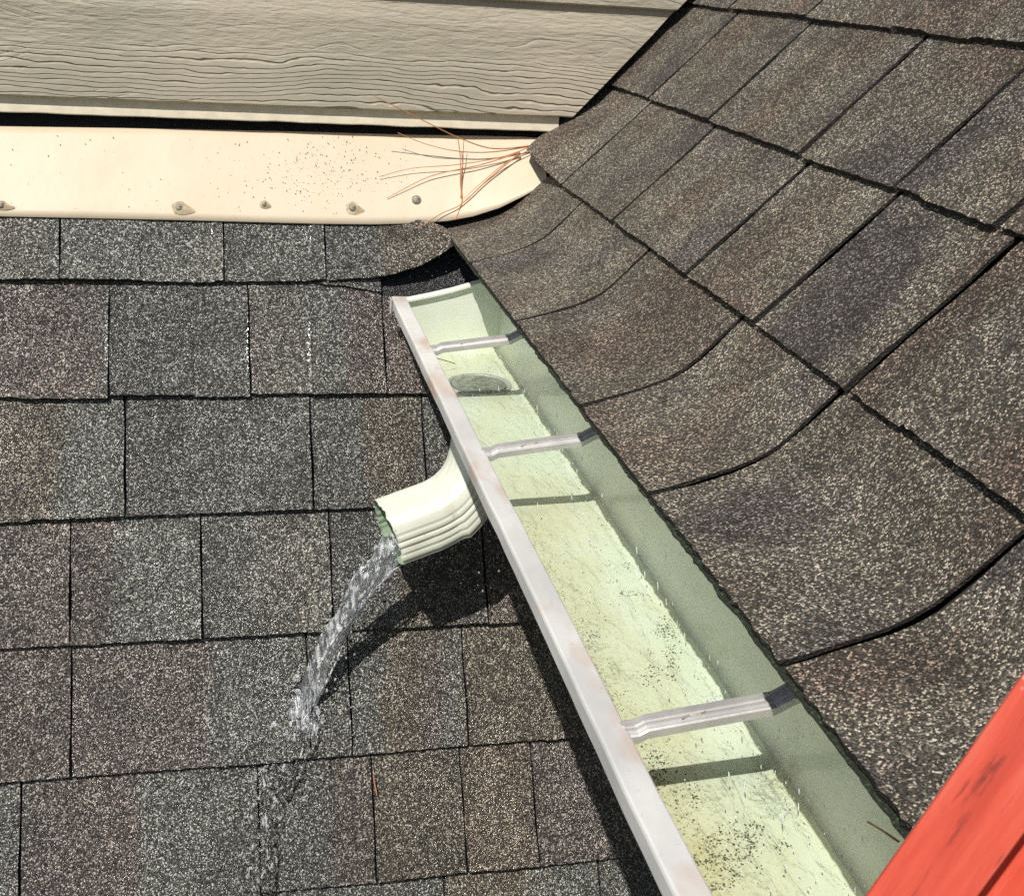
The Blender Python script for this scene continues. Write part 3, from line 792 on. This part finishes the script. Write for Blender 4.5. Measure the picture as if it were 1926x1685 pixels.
for cx, cy_ in ((x1, ya), (x0, ya), (x0, yb_), (x1, yb_)):
    b = len(vs_); vs_.append((cx, cy_, zfl(cx, cy_)))
    best = sorted(range(NH), key=lambda i: (vs_[3*i+2][0]-cx)**2 + (vs_[3*i+2][1]-cy_)**2)[:2]
    fs.append((3*best[0]+2, b, 3*best[1]+2))
tr.add(vs_, fs)
t_o = tr.build('trough', M_GUT, gut, True)
md = t_o.modifiers.new('thickness', 'SOLIDIFY'); md.thickness = 0.0008; md.offset = 0; md.use_rim = False
# rolled front lip
lp = [(0.2065, -0.3975), (0.2068, -0.388), (0.2060, ZL - 0.0005), (0.2050, ZL), (0.1905, ZL + 0.0002), (0.1892, ZL - 0.0006), (0.1886, ZL - 0.002), (0.1884, -0.3965), (0.1895, -0.399), (0.1925, -0.4000), (0.2040, -0.3995)]
lb = MB(); vs_ = []; fs = []; n = len(lp); YS = [YE + 0.004 - (YE + 0.004 - YN)*i/150 for i in range(151)]
for y in YS:
    for (x, z) in lp:
        w = 0.0009*noise.noise(V((y*5, 0, 9))) + 0.0004*noise.noise(V((y*22, 1, 9)))
        vs_.append((x + w, y, z + w*0.7))
for i in range(150):
    for j in range(n): a = i*n + j; b = i*n + (j+1) % n; fs.append((a, b, b+n, a+n))
fs.append(tuple(range(n))[::-1]); fs.append(tuple(150*n + j for j in range(n)))
lb.add(vs_, fs); lb.build('front_lip', M_LIP, gut)
# end cap with folded flange
ec = MB()
outline = [(0.2065, -0.389)] + [(x, z) for x, z in front] + back[:6] + [(XB, -0.366), (0.3150, -0.3625), (0.298, -0.3655), (0.262, -0.3765), (0.235, -0.383)]
k = len(outline); vs_ = [(x, YE - 0.0006, z) for x, z in outline] + [(x, YE + 0.0006, z) for x, z in outline]
ec.add(vs_, [tuple(range(k)), tuple(range(2*k - 1, k - 1, -1))] + [(i, k + i, k + (i+1) % k, (i+1) % k) for i in range(k)])
fz = [(0.2065, -0.389), (0.235, -0.383), (0.262, -0.3765), (0.298, -0.3655), (0.3150, -0.3625)]
vs_ = []; fs = []
for x, z in fz: vs_ += [(x, YE - 0.0058, z + 0.0016), (x, YE + 0.0012, z + 0.0042), (x, YE + 0.0012, z - 0.001), (x, YE - 0.0058, z - 0.0006)]
for i in range(len(fz) - 1):
    for j in range(4): a = 4*i + j; b = 4*i + (j+1) % 4; fs.append((a, a+4, b+4, b))
fs += [(0, 1, 2, 3), tuple(4*(len(fz)-1) + j for j in (3, 2, 1, 0))]
ec.add(vs_, fs); ec.build('end_cap', M_GUT, gut)
# flange seen as a pale tab hanging outside the lip end
tb = MB(); tb.obox((0.1866, YE - 0.004, -0.394), V((0.0006, 0, 0)), V((0, 0.004, 0)), V((0, 0, 0.009))); tb.build('end_tab', M_LIP, gut)
# outlet collar
oc = MB(); vs_ = []; fs = []
for i in range(NH):
    a = 2*math.pi*i/NH
    for rr, zz in ((HR + 0.0050, ZF + 0.0008), (HR + 0.004, ZF + 0.0022), (HR + 0.0005, ZF + 0.0024), (HR - 0.0012, ZF - 0.001), (HR - 0.0015, ZF - 0.045)):
        vs_.append((HC.x + rr*math.cos(a), HC.y + rr*math.sin(a), zz))
for i in range(NH):
    j = (i + 1) % NH
    for q in range(4): fs.append((5*i + q, 5*j + q, 5*j + q + 1, 5*i + q + 1))
oc.add(vs_, fs); oc.build('outlet_collar', M_ALU, gut, True)
# hidden hangers bridging lip and fascia
hang_y = [on_z(812, 656, ZL).y, on_z(912, 851, ZL).y, on_z(1192, 1371, ZL).y, 0.13]
def hanger(y, w=0.0052):
    e = empty('hanger', (0.26, y, -0.38)); e.parent = gut; e.matrix_parent_inverse = Matrix.Translation(-gut.location)
    prf = [(0.2030, -0.3868), (0.2110, -0.3862), (0.2160, -0.3835), (0.2900, -0.3745), (0.3000, -0.3690), (0.3180, -0.3620), (0.3262, -0.3600)]
    cs = [(-w, -0.0048), (-w, 0.0), (-w + 0.0012, 0.0008), (-w*0.35, 0.0002), (-w*0.2, 0.0016), (w*0.2, 0.0016), (w*0.35, 0.0002), (w - 0.0014, 0.0008), (w - 0.0010, 0.0042), (w, 0.0042), (w, -0.0004)]
    vs_ = []; fs = []; n = len(cs)
    for (x, z) in prf:
        for (dy, dz) in cs: vs_.append((x, y + dy, z + dz))
    for i in range(len(prf) - 1):
        for j in range(n - 1): a = i*n + j; fs.append((a, a+n, a+n+1, a+1))
    o = mesh('bracket_arm', vs_, fs, M_ALU); COL.objects.unlink(o); link(o, e); o.matrix_parent_inverse = Matrix.Translation(-V((0.26, y, -0.38)))
    md = o.modifiers.new('t', 'SOLIDIFY'); md.thickness = 0.0011; md.offset = -1
    s_ = MB(); s_.tube([(0.3005, y, -0.3690), (0.306, y, -0.3645), (0.309, y, -0.363)], [0.0048, 0.0048, 0.003], 6); s_.tube([(0.306, y, -0.3668), (0.345, y, -0.3655)], 0.0022, 6)
    o = s_.build('screw', M_ZINC); COL.objects.unlink(o); link(o, e); o.matrix_parent_inverse = Matrix.Translation(-V((0.26, y, -0.38)))
    k_ = MB()
    k_.tube([(0.236, y - 0.0014, -0.3797), (0.241, y + 0.0004, -0.3790), (0.247, y - 0.0004, -0.3783), (0.251, y + 0.0012, -0.3779)], 0.0007, 5)
    o = k_.build('stamped_tab', M_ZINC); COL.objects.unlink(o); link(o, e); o.matrix_parent_inverse = Matrix.Translation(-V((0.26, y, -0.38)))
    return e
for y in hang_y: hanger(y)
ELB_OFF = 0
# downspout elbow: 2x3 corrugated, turned left and slightly down
OUT = on_y(729, 1000, 1.208)
ph, ep = math.radians(10), math.radians(15)
AXE = V((-math.cos(ph)*math.cos(ep), -math.sin(ph)*math.cos(ep), -math.sin(ep)))
S0 = V((HC.x, HC.y - 0.004, ZF - 0.026)); K = OUT - AXE*0.122
path = []; NBEND = 26
for i in range(5): path.append(S0.lerp(S0.lerp(K, 0.12), i/4))
a_ = path[-1]; b_ = K; c_ = OUT - AXE*0.050
for i in range(1, NBEND + 1):
    t = i/NBEND; path.append(a_*(1-t)**2 + b_*2*t*(1-t) + c_*t*t)
for i in range(1, 9): path.append(c_.lerp(OUT, i/8))
def rect_section(n=72, wx=0.0400, hz=0.0290):
    pts = []
    for i in range(n):
        a = 2*math.pi*i/n; ca, sa = math.cos(a), math.sin(a); p = 5.0
        k = (abs(ca)**p + abs(sa)**p)**(-1/p)
        pts.append((ca*k*wx, sa*k*hz))
    return pts
sec = rect_section()
vs_ = []; fs = []; npth = len(path); nsx = len(sec)
for i, p in enumerate(path):
    T = (path[min(i+1, npth-1)] - path[max(i-1, 0)]).normalized()
    Wv = (V((0, 1, 0)) - T*T.y).normalized(); Hv = Wv.cross(T).normalized()
    if Hv.z < 0 and i > 8: Hv = -Hv
    Hv = T.cross(Wv).normalized(); 
    if i == 0: ref = Hv
    if Hv.dot(ref) < 0: Hv = -Hv
    ref = Hv
    grow = 1.0
    pl = 0.0
    if 6 <= i <= NBEND + 5:
        q_ = (i - 6) % 7; pl = (q_/6.0)**2; grow = 1.0 + 0.085*pl - 0.03
    amp = min(1.0, max(0.0, (i - 2)/5))
    for (w, h) in sec:
        rib = 0.0
        if abs(w) > 0.034: rib = 0.0042*math.cos(h/0.0290*math.pi*3.6)*amp*(1 if abs(h) < 0.025 else 0)
        top_rib = 0.0006*math.cos(w/0.0400*math.pi*3)*amp if abs(h) > 0.025 else 0
        gd = (Wv*w + Hv*h).normalized().dot(V((0.62, -0.35, -0.70))); gw = 1 + (grow - 1)*max(0.0, min(1.0, 0.25 + gd))
        ww = w*gw + math.copysign(rib, w); hh = h*gw + math.copysign(top_rib, h)
        dent = 0.0012*noise.noise(V((p.x*40 + w*30, p.y*40, p.z*40 + h*30)))
        vs_.append(p + Wv*(ww + dent) + Hv*(hh + dent*0.6) + (T*(0.003*noise.noise(V((w*120, h*120, 3)))) if i == npth-1 else V((0, 0, 0))))
for i in range(npth - 1):
    for j in range(nsx): fs.append((i*nsx + j, i*nsx + (j+1) % nsx, (i+1)*nsx + (j+1) % nsx, (i+1)*nsx + j))
eo = mesh('downspout_elbow', vs_, fs, M_ELBOW, gut, None, True)
eo.data.materials.append(M_INNER)
md = eo.modifiers.new('thickness', 'SOLIDIFY'); md.thickness = 0.0009; md.offset = ELB_OFF; md.material_offset = 1; md.material_offset_rim = 0
eo['label'] = 'cream corrugated downspout elbow'

# ================================================================== WATER
wf = MB(); ws = []; wfa = []
xs = [0.2315 + (0.3240 - 0.2315)*i/14 for i in range(15)]; ysw = [YE - 0.001 - (YE - YN)*i/170 for i in range(171)]
for y in ysw:
    for x in xs: ws.append((x, y, ZF + 0.0052 + 0.0009*noise.noise(V((x*45, y*22, 0))) + 0.0005*noise.noise(V((x*120, y*70, 4)))))
for i in range(170):
    for j in range(14):
        c = V(ws[i*15 + j])
        a = i*15 + j; wfa.append((a, a+15, a+16, a+1))
kb = len(ws); nfilm = len(wfa)
for i in range(NH): ws.append((HC.x + (HR - 0.002)*math.cos(2*math.pi*i/NH), HC.y + (HR - 0.002)*math.sin(2*math.pi*i/NH), ZF + 0.0018))
wfa.append(tuple(kb + i for i in range(NH)))
wo = mesh('gutter_water', ws, wfa, [M_FILM, M_MURK], None, [0]*nfilm + [1], True)
tag(wo, 'thin clear rippling water running along the gutter floor', 'water', kind='stuff')

# stream out of the elbow: twisted ropes of water falling to the roof
A = OUT - AXE*0.014 + V((0.002, -0.006, -0.016)); HIT = on_roof(572, 1335, 0.006)
NP = 46
def stream_pt(f):
    p = A.lerp(HIT, f); lin = A.z + (HIT.z - A.z)*(0.52*f + 0.48*f*f)
    return V((A.x + (HIT.x - A.x)*(1.12*f - 0.12*f*f), p.y, lin))
wm = MB(); rw = random.Random(5)
def width(f): 
    return 0.0105*max(0.0, 1 - f)**1.3 + 0.0078 + 0.0045*math.exp(-((f - 0.80)/0.12)**2)
SIDE, DEEP = V((0.84, 0.10, -0.52)).normalized(), V((-0.1, -0.9, -0.35)).normalized()
NA, NB = 110, 40; base = len(wm.v)
for i in range(NA):
    f = 1.07*i/(NA - 1); c = stream_pt(f); w = width(f)*(0.95 + 0.22*noise.noise(V((f*6, 0, 3))))
    c = c + SIDE*(0.0035*noise.noise(V((f*5, 1, 8))))
    for j in range(NB):
        a = 2*math.pi*j/NB; tw = a + 1.6*f + 0.5*noise.noise(V((f*4, 2, 1)))
        rr = 1 + 0.16*math.sin(3*tw + 2*f) + 0.10*math.sin(5*tw - 9*f) + 0.55*noise.noise(V((math.cos(tw)*1.5, math.sin(tw)*1.5, f*9))) + 0.28*noise.noise(V((math.cos(tw)*3.5, math.sin(tw)*3.5, f*26)))
        wm.v.append(c + SIDE*(math.cos(a)*w*rr*0.92) + DEEP*(math.sin(a)*w*rr*0.42))
for i in range(NA - 1):
    for j in range(NB): wm.f.append((base + i*NB + j, base + i*NB + (j+1) % NB, base + (i+1)*NB + (j+1) % NB, base + (i+1)*NB + j)); wm.m.append(0)
wm.f.append(tuple(base + j for j in range(NB))[::-1]); wm.m.append(0); wm.f.append(tuple(base + (NA-1)*NB + j for j in range(NB))); wm.m.append(0)
for k in range(7):
    ph0 = rw.uniform(0, 6.28); tw = rw.uniform(1.5, 4.0); pts = []; rad = []; f0 = rw.uniform(0, 0.45); f1 = min(1.0, f0 + rw.uniform(0.3, 0.6))
    for i in range(NP):
        f = f0 + (f1 - f0)*i/(NP-1); p = stream_pt(f); w = width(f)*1.12; a = ph0 + tw*f
        p = p + SIDE*(w*math.cos(a)) + DEEP*(w*0.55*math.sin(a)) + V((noise.noise(V((f*12, k, 1))), 0, noise.noise(V((f*12, k, 3)))))*0.002
        e = min(i, NP - 1 - i)/6; pts.append(p); rad.append(max(0.0003, 0.0016*min(1, e)*(0.8 + 0.8*noise.noise(V((f*22, k*3.1, 5))))))
    wm.tube(pts, rad, 7)
# where it lands: lumps of broken water, then a rippling sheet running down over the shingles
for k in range(46):
    x, y = rw.gauss(574, 16), rw.gauss(1338, 26); p = on_roof(x, y, 0.006); r = rw.uniform(0.0018, 0.0050)
    wm.sphere(p, (r*rw.uniform(.8, 1.5), r*rw.uniform(.8, 1.8), r*0.6), 9, 6, 0, (AX, AS, NL))
RU, RV = 34, 96; base = len(wm.v)
spine = [(578, 1325, 20), (566, 1375, 40), (545, 1420, 58), (515, 1465, 60), (497, 1520, 44), (490, 1590, 38), (486, 1690, 40), (480, 1800, 36)]
def spine_at(f):
    f = f*(len(spine) - 1); a = min(int(f), len(spine) - 2); k = f - a; k = k*k*(3 - 2*k)*0.4 + k*0.6
    return [spine[a][q] + (spine[a+1][q] - spine[a][q])*k for q in range(3)]
for i in range(RV + 1):
    cx, cy_, hw = spine_at(i/RV); hw *= 1 + 0.35*noise.noise(V((i*0.17, 3, 0)))
    for j in range(RU + 1):
        u = -1 + 2*j/RU; x = cx + u*hw + 5*noise.noise(V((i*0.3, j*0.2, 1)))
        t_ = roof_t(on_roof(x, cy_)); fr = (t_/EXPO) % 1.0
        o_ = 0.0005 + 0.0085*fr + 0.0030*(1 - u*u) + 0.0020*noise.noise(V((x*0.11, cy_*0.07, 6)))*(1 - abs(u)) - 0.006*abs(u)**6
        wm.v.append(on_roof(x, cy_, o_))
for i in range(RV):
    for j in range(RU): a = base + i*(RU+1) + j; wm.f.append((a, a + RU + 1, a + RU + 2, a + 1)); wm.m.append(1)
so_ = wm.build('water_stream', [M_WATER, M_RUN], None, True)
tag(so_, 'sparkling stream of water pouring from the elbow onto the roof', 'water', kind='stuff')
# droplets: splash on the shingles, spray in the shade under the elbow, drips in the gutter
dm = MB(); rd = random.Random(11)
def lump(p, r, st=1.0, axis=None):
    ax = axis or V((0, 0, 1)); ax = ax.normalized(); b = ax.cross(V((0.3, 1, 0.2))).normalized(); c = ax.cross(b)
    dm.sphere(p, (r, r, r*st), 6, 4, 0, (b, c, ax))
for k in range(260):
    f = rd.random()
    if f < 0.45: x, y = rd.gauss(590, 45), rd.gauss(1345, 50)
    elif f < 0.72: x, y = rd.gauss(440, 30), rd.gauss(1405, 26)
    else: x, y = rd.gauss(520, 42), rd.gauss(1462, 18)
    lump(on_roof(x, y, 0.0075 + abs(rd.gauss(0, 0.003))), rd.uniform(0.0005, 0.0013), rd.uniform(0.8, 1.6), V((rd.uniform(-1, 1), rd.uniform(-1, 1), rd.uniform(-1, 1))))
for k in range(120):
    f = rd.random(); p = stream_pt(f) + V((rd.gauss(0, 1), rd.gauss(0, 1), rd.gauss(0, 1)))*(0.010 + 0.006*f); lump(p, rd.uniform(0.0005, 0.0016), rd.uniform(1, 2), V((-0.3, 0, -1)))
for k in range(60):
    x = rd.uniform(770, 940); y = rd.uniform(1010, 1120); lump(on_roof(x, y, rd.uniform(0.01, 0.09)), rd.uniform(0.0004, 0.0012), rd.uniform(1, 1.6))
for k in range(50):
    x, y = rd.uniform(730, 900), rd.uniform(475, 535); lump(on_roof(x, y, 0.0), rd.uniform(0.0005, 0.0011), 0.7)
do = dm.build('water_droplets', M_DROP, None, True)
tag(do, 'scattered bright water droplets splashing where the stream hits the shingles', 'water', kind='stuff')
dm = MB()
for k in range(760):
    y = rd.uniform(0.33, 1.42); xx = 0.322 - abs(rd.gauss(0, 0.032)); z = ZF + 0.006 + abs(rd.gauss(0, 0.02)) if rd.random() < 0.45 else ZF + 0.0062
    if xx < 0.235: continue
    lump(V((xx, y, z)), rd.uniform(0.00022, 0.0005), rd.uniform(1.5, 9.0) if z > ZF + 0.008 else rd.uniform(1, 3), V((-0.15, 0.1, 1)) if z > ZF + 0.008 else V((0.2, 1, 0)))
do = dm.build('dripping_water', M_DRIP, None, True)
tag(do, 'white drips falling from the eave into the gutter', 'water', kind='stuff')

# ================================================================== SILT AND GRIT
gm = MB(); rg = random.Random(3)
def chip(mb, p, r, flat=0.6):
    q = []
    for k in range(5):
        a = 2*math.pi*k/5 + rg.uniform(-.4, .4); q.append(p + V((math.cos(a)*r*rg.uniform(.7, 1.2), math.sin(a)*r*rg.uniform(.7, 1.2), 0)))
    q.append(p + V((0, 0, r*flat)))
    mb.add(q, [(0, 1, 5), (1, 2, 5), (2, 3, 5), (3, 4, 5), (4, 0, 5)])
for (x, y, sx, sy_, n) in [(1255, 1180, 15, 11, 130), (1265, 1240, 8, 22, 130), (1225, 1265, 10, 20, 60), (1240, 1440, 14, 26, 170), (1375, 1590, 34, 22, 330), (1335, 1645, 40, 20, 240), (1420, 1560, 12, 8, 60), (1180, 1065, 6, 5, 26), (1120, 1190, 10, 16, 60), (1190, 1115, 20, 4, 40), (1470, 1590, 9, 7, 24), (1290, 1500, 18, 18, 90)]:
    ang = rg.uniform(0, 3.1)
    for i in range(n):
        if y > 1550 and i % 2:          # swirls left by the eddies
            a = rg.uniform(0, 6.28); k = rg.gauss(1.25, 0.16); dx, dy = math.cos(a)*sx*k, math.sin(a)*sy_*k
        else: dx, dy = rg.gauss(0, sx), rg.gauss(0, sy_)
        p = on_z(x + dx, y + dy, ZF + 0.0008)
        if 0.235 < p.x < 0.318: chip(gm, p, 0.00025 + 0.0007*rg.random()**2.5, 0.35)
for i in range(900):
    y = rg.uniform(0.3, 0.95); x = 0.236 + abs(rg.gauss(0, 0.012)); chip(gm, V((x, y, ZF + 0.0006)), rg.uniform(0.0002, 0.0006), 0.4)
tag(gm.build('gutter_silt', M_SILT), 'dark leaf silt and grit settled along the gutter floor', 'silt', kind='stuff')
gr2 = MB()
for i in range(520):
    if rg.random() < 0.8: x, y = rg.gauss(615, 70), rg.gauss(325, 44)
    else: x, y = rg.uniform(20, 1000), rg.uniform(255, 400)
    if y < 245 or y > 404 or (x > 900 and y > 370): continue
    p = on_roof(x, y, 0.0074 if x < 800 else 0.010); r = 0.00028 + 0.0006*rg.random()**2
    gr2.sphere(p, (r, r*rg.uniform(.6, 1.2), r*0.7), 5, 3, 0, (AX, AS, NL))
tag(gr2.build('flashing_grit', M_GRIT), 'loose dark shingle granules scattered on the cream flashing', 'grit', kind='stuff')

# ================================================================== PINE NEEDLES
def needle(pts, label, r=0.0007, plane=None, group='dry pine needles'):
    q = [on_roof(x, y, o) for x, y, o in pts]
    # smooth
    sm_ = []
    for i in range(len(q) - 1):
        a = q[max(i-1, 0)]; b = q[i]; c = q[i+1]; d = q[min(i+2, len(q)-1)]
        for k in range(6):
            t = k/6; sm_.append(0.5*((2*b) + (c - a)*t + (2*a - 5*b + 4*c - d)*t*t + (3*b - a - 3*c + d)*t**3))
    sm_.append(q[-1])
    r *= 1.25; m_ = MB(); m_.tube(sm_, [r*(1 - 0.55*(1 - i/(len(sm_)-1))) for i in range(len(sm_))], 6)
    o = m_.build('pine_needle', M_NEEDLE, None, True); tag(o, label, 'pine needle', group); return o
needle([(702, 180, .084), (790, 224, .060), (862, 259, .040), (930, 280, .026), (1014, 272, .026)], 'long dry pine needle reaching highest, across the siding', 0.0008)
needle([(748, 250, .030), (800, 271, .026), (862, 285, .020), (930, 286, .022), (1012, 273, .026)], 'thin pine needle curving just below the shadow on the flashing', 0.0006)
needle([(713, 333, .011), (775, 317, .015), (860, 310, .018), (950, 294, .022), (1020, 266, .027)], 'pine needle lying nearly level across the middle of the flashing', 0.0006)
needle([(728, 373, .010), (790, 340, .013), (830, 326, .015), (905, 310, .019), (978, 287, .024)], 'pine needle bending down to the left towards the lone screw', 0.0007)
needle([(872, 374, .018), (915, 336, .020), (950, 308, .023), (1000, 280, .026)], 'short upper one of two diagonal needles at the flashing corner', 0.0006)
needle([(788, 429, .018), (830, 402, .017), (868, 384, .018), (920, 336, .021), (978, 288, .025)], 'diagonal pine needle hanging over the lower flashing edge', 0.0008)
needle([(861, 257, .030), (866, 300, .022), (866, 345, .017), (869, 380, .014), (856, 414, .013)], 'upright pine needle crossing the others, left of the pair', 0.0009)
needle([(872, 265, .028), (871, 300, .023), (868, 330, .018), (867, 372, .015)], 'short upright pine needle right of the long upright one', 0.0007)
def needle3(pts, label, r=0.0007):
    m_ = MB(); m_.tube(pts, r, 6); tag(m_.build('pine_needle', M_NEEDLE, None, True), label, 'pine needle', 'dry pine needles')
needle3([on_z(812, 671, ZF + 0.03), on_z(830, 676, ZF + 0.018), on_z(856, 684, ZF + 0.008)], 'small needle poking into the gutter just below the farthest hanger', 0.0006)
needle([(702, 1452, .011), (704, 1470, .010), (709, 1494, .009)], 'tiny needle stuck upright on the lower shingles', 0.0007)
needle3([on_z(1632, 1545, -0.40), on_z(1660, 1562, -0.385), on_z(1690, 1582, -0.37)], 'pale needle sticking out of the gutter back beside the ladder', 0.0006)

# ================================================================== LADDER
lad = empty('ladder', (0.0, 0.25, -0.9))
tag(lad, 'scuffed orange-red fibreglass ladder leaning on the eave at lower right', 'ladder')
U = V((math.cos(math.radians(65)), 0, math.sin(math.radians(65))))       # up the rail
F0 = V((-math.sin(math.radians(65)), 0, math.cos(math.radians(65)))); PSI = math.radians(22)
NF = F0*math.cos(PSI) + V((0, -1, 0))*math.sin(PSI)                      # outward from the front flange
SD = V((0, -1, 0))*math.cos(PSI) - F0*math.sin(PSI)                      # along the rungs, towards the other rail
Q = -NF
PF = on_y(1773, 1472, 0.290)
FW, WEB, TK = 0.0285, 0.076, 0.0036
def rail(y_open, sgn):
    """C-channel: web on the outer side, flanges pointing to the rungs"""
    b = MB(); o = PF + SD*y_open; L0, L1 = -4.3, 1.6
    prf = [(0, 0), (FW, 0), (FW, WEB), (0, WEB), (0, WEB - TK), (FW - TK, WEB - TK), (FW - TK, TK), (0, TK)]
    bev = []
    for i, (a, c) in enumerate(prf): 
        pa, na = prf[i-1], prf[(i+1) % len(prf)]
        for other in (pa, na):
            d = math.hypot(other[0]-a, other[1]-c); k = min(0.0013, d*0.4)/d; bev.append((a + (other[0]-a)*k, c + (other[1]-c)*k))
    k = len(bev); vs_ = []; fs = []
    segs = 40
    for i in range(segs + 1):
        l = L0 + (L1 - L0)*i/segs
        for (a, c) in bev: vs_.append(o + U*l - SD*(sgn*a) + Q*c)
    for i in range(segs):
        for j in range(k): p = i*k + j; q = i*k + (j+1) % k; fs.append((p, q, q+k, p+k) if sgn > 0 else (q, p, p+k, q+k))
    b.add(vs_, fs); return b.build('rail', M_LADDER, lad)
rail(FW, 1)
GAPW = 0.40
rail(FW + GAPW, -1)
for k in range(-13, 5):
    l = 0.16 + k*0.305
    c0_ = PF + U*l + Q*(WEB*0.5)
    rb_ = MB(); rb_.tube([c0_ + SD*TK, c0_ + SD*(2*FW + GAPW - TK)], 0.0155, 14); rb_.build('rung', M_ALU, lad, True)
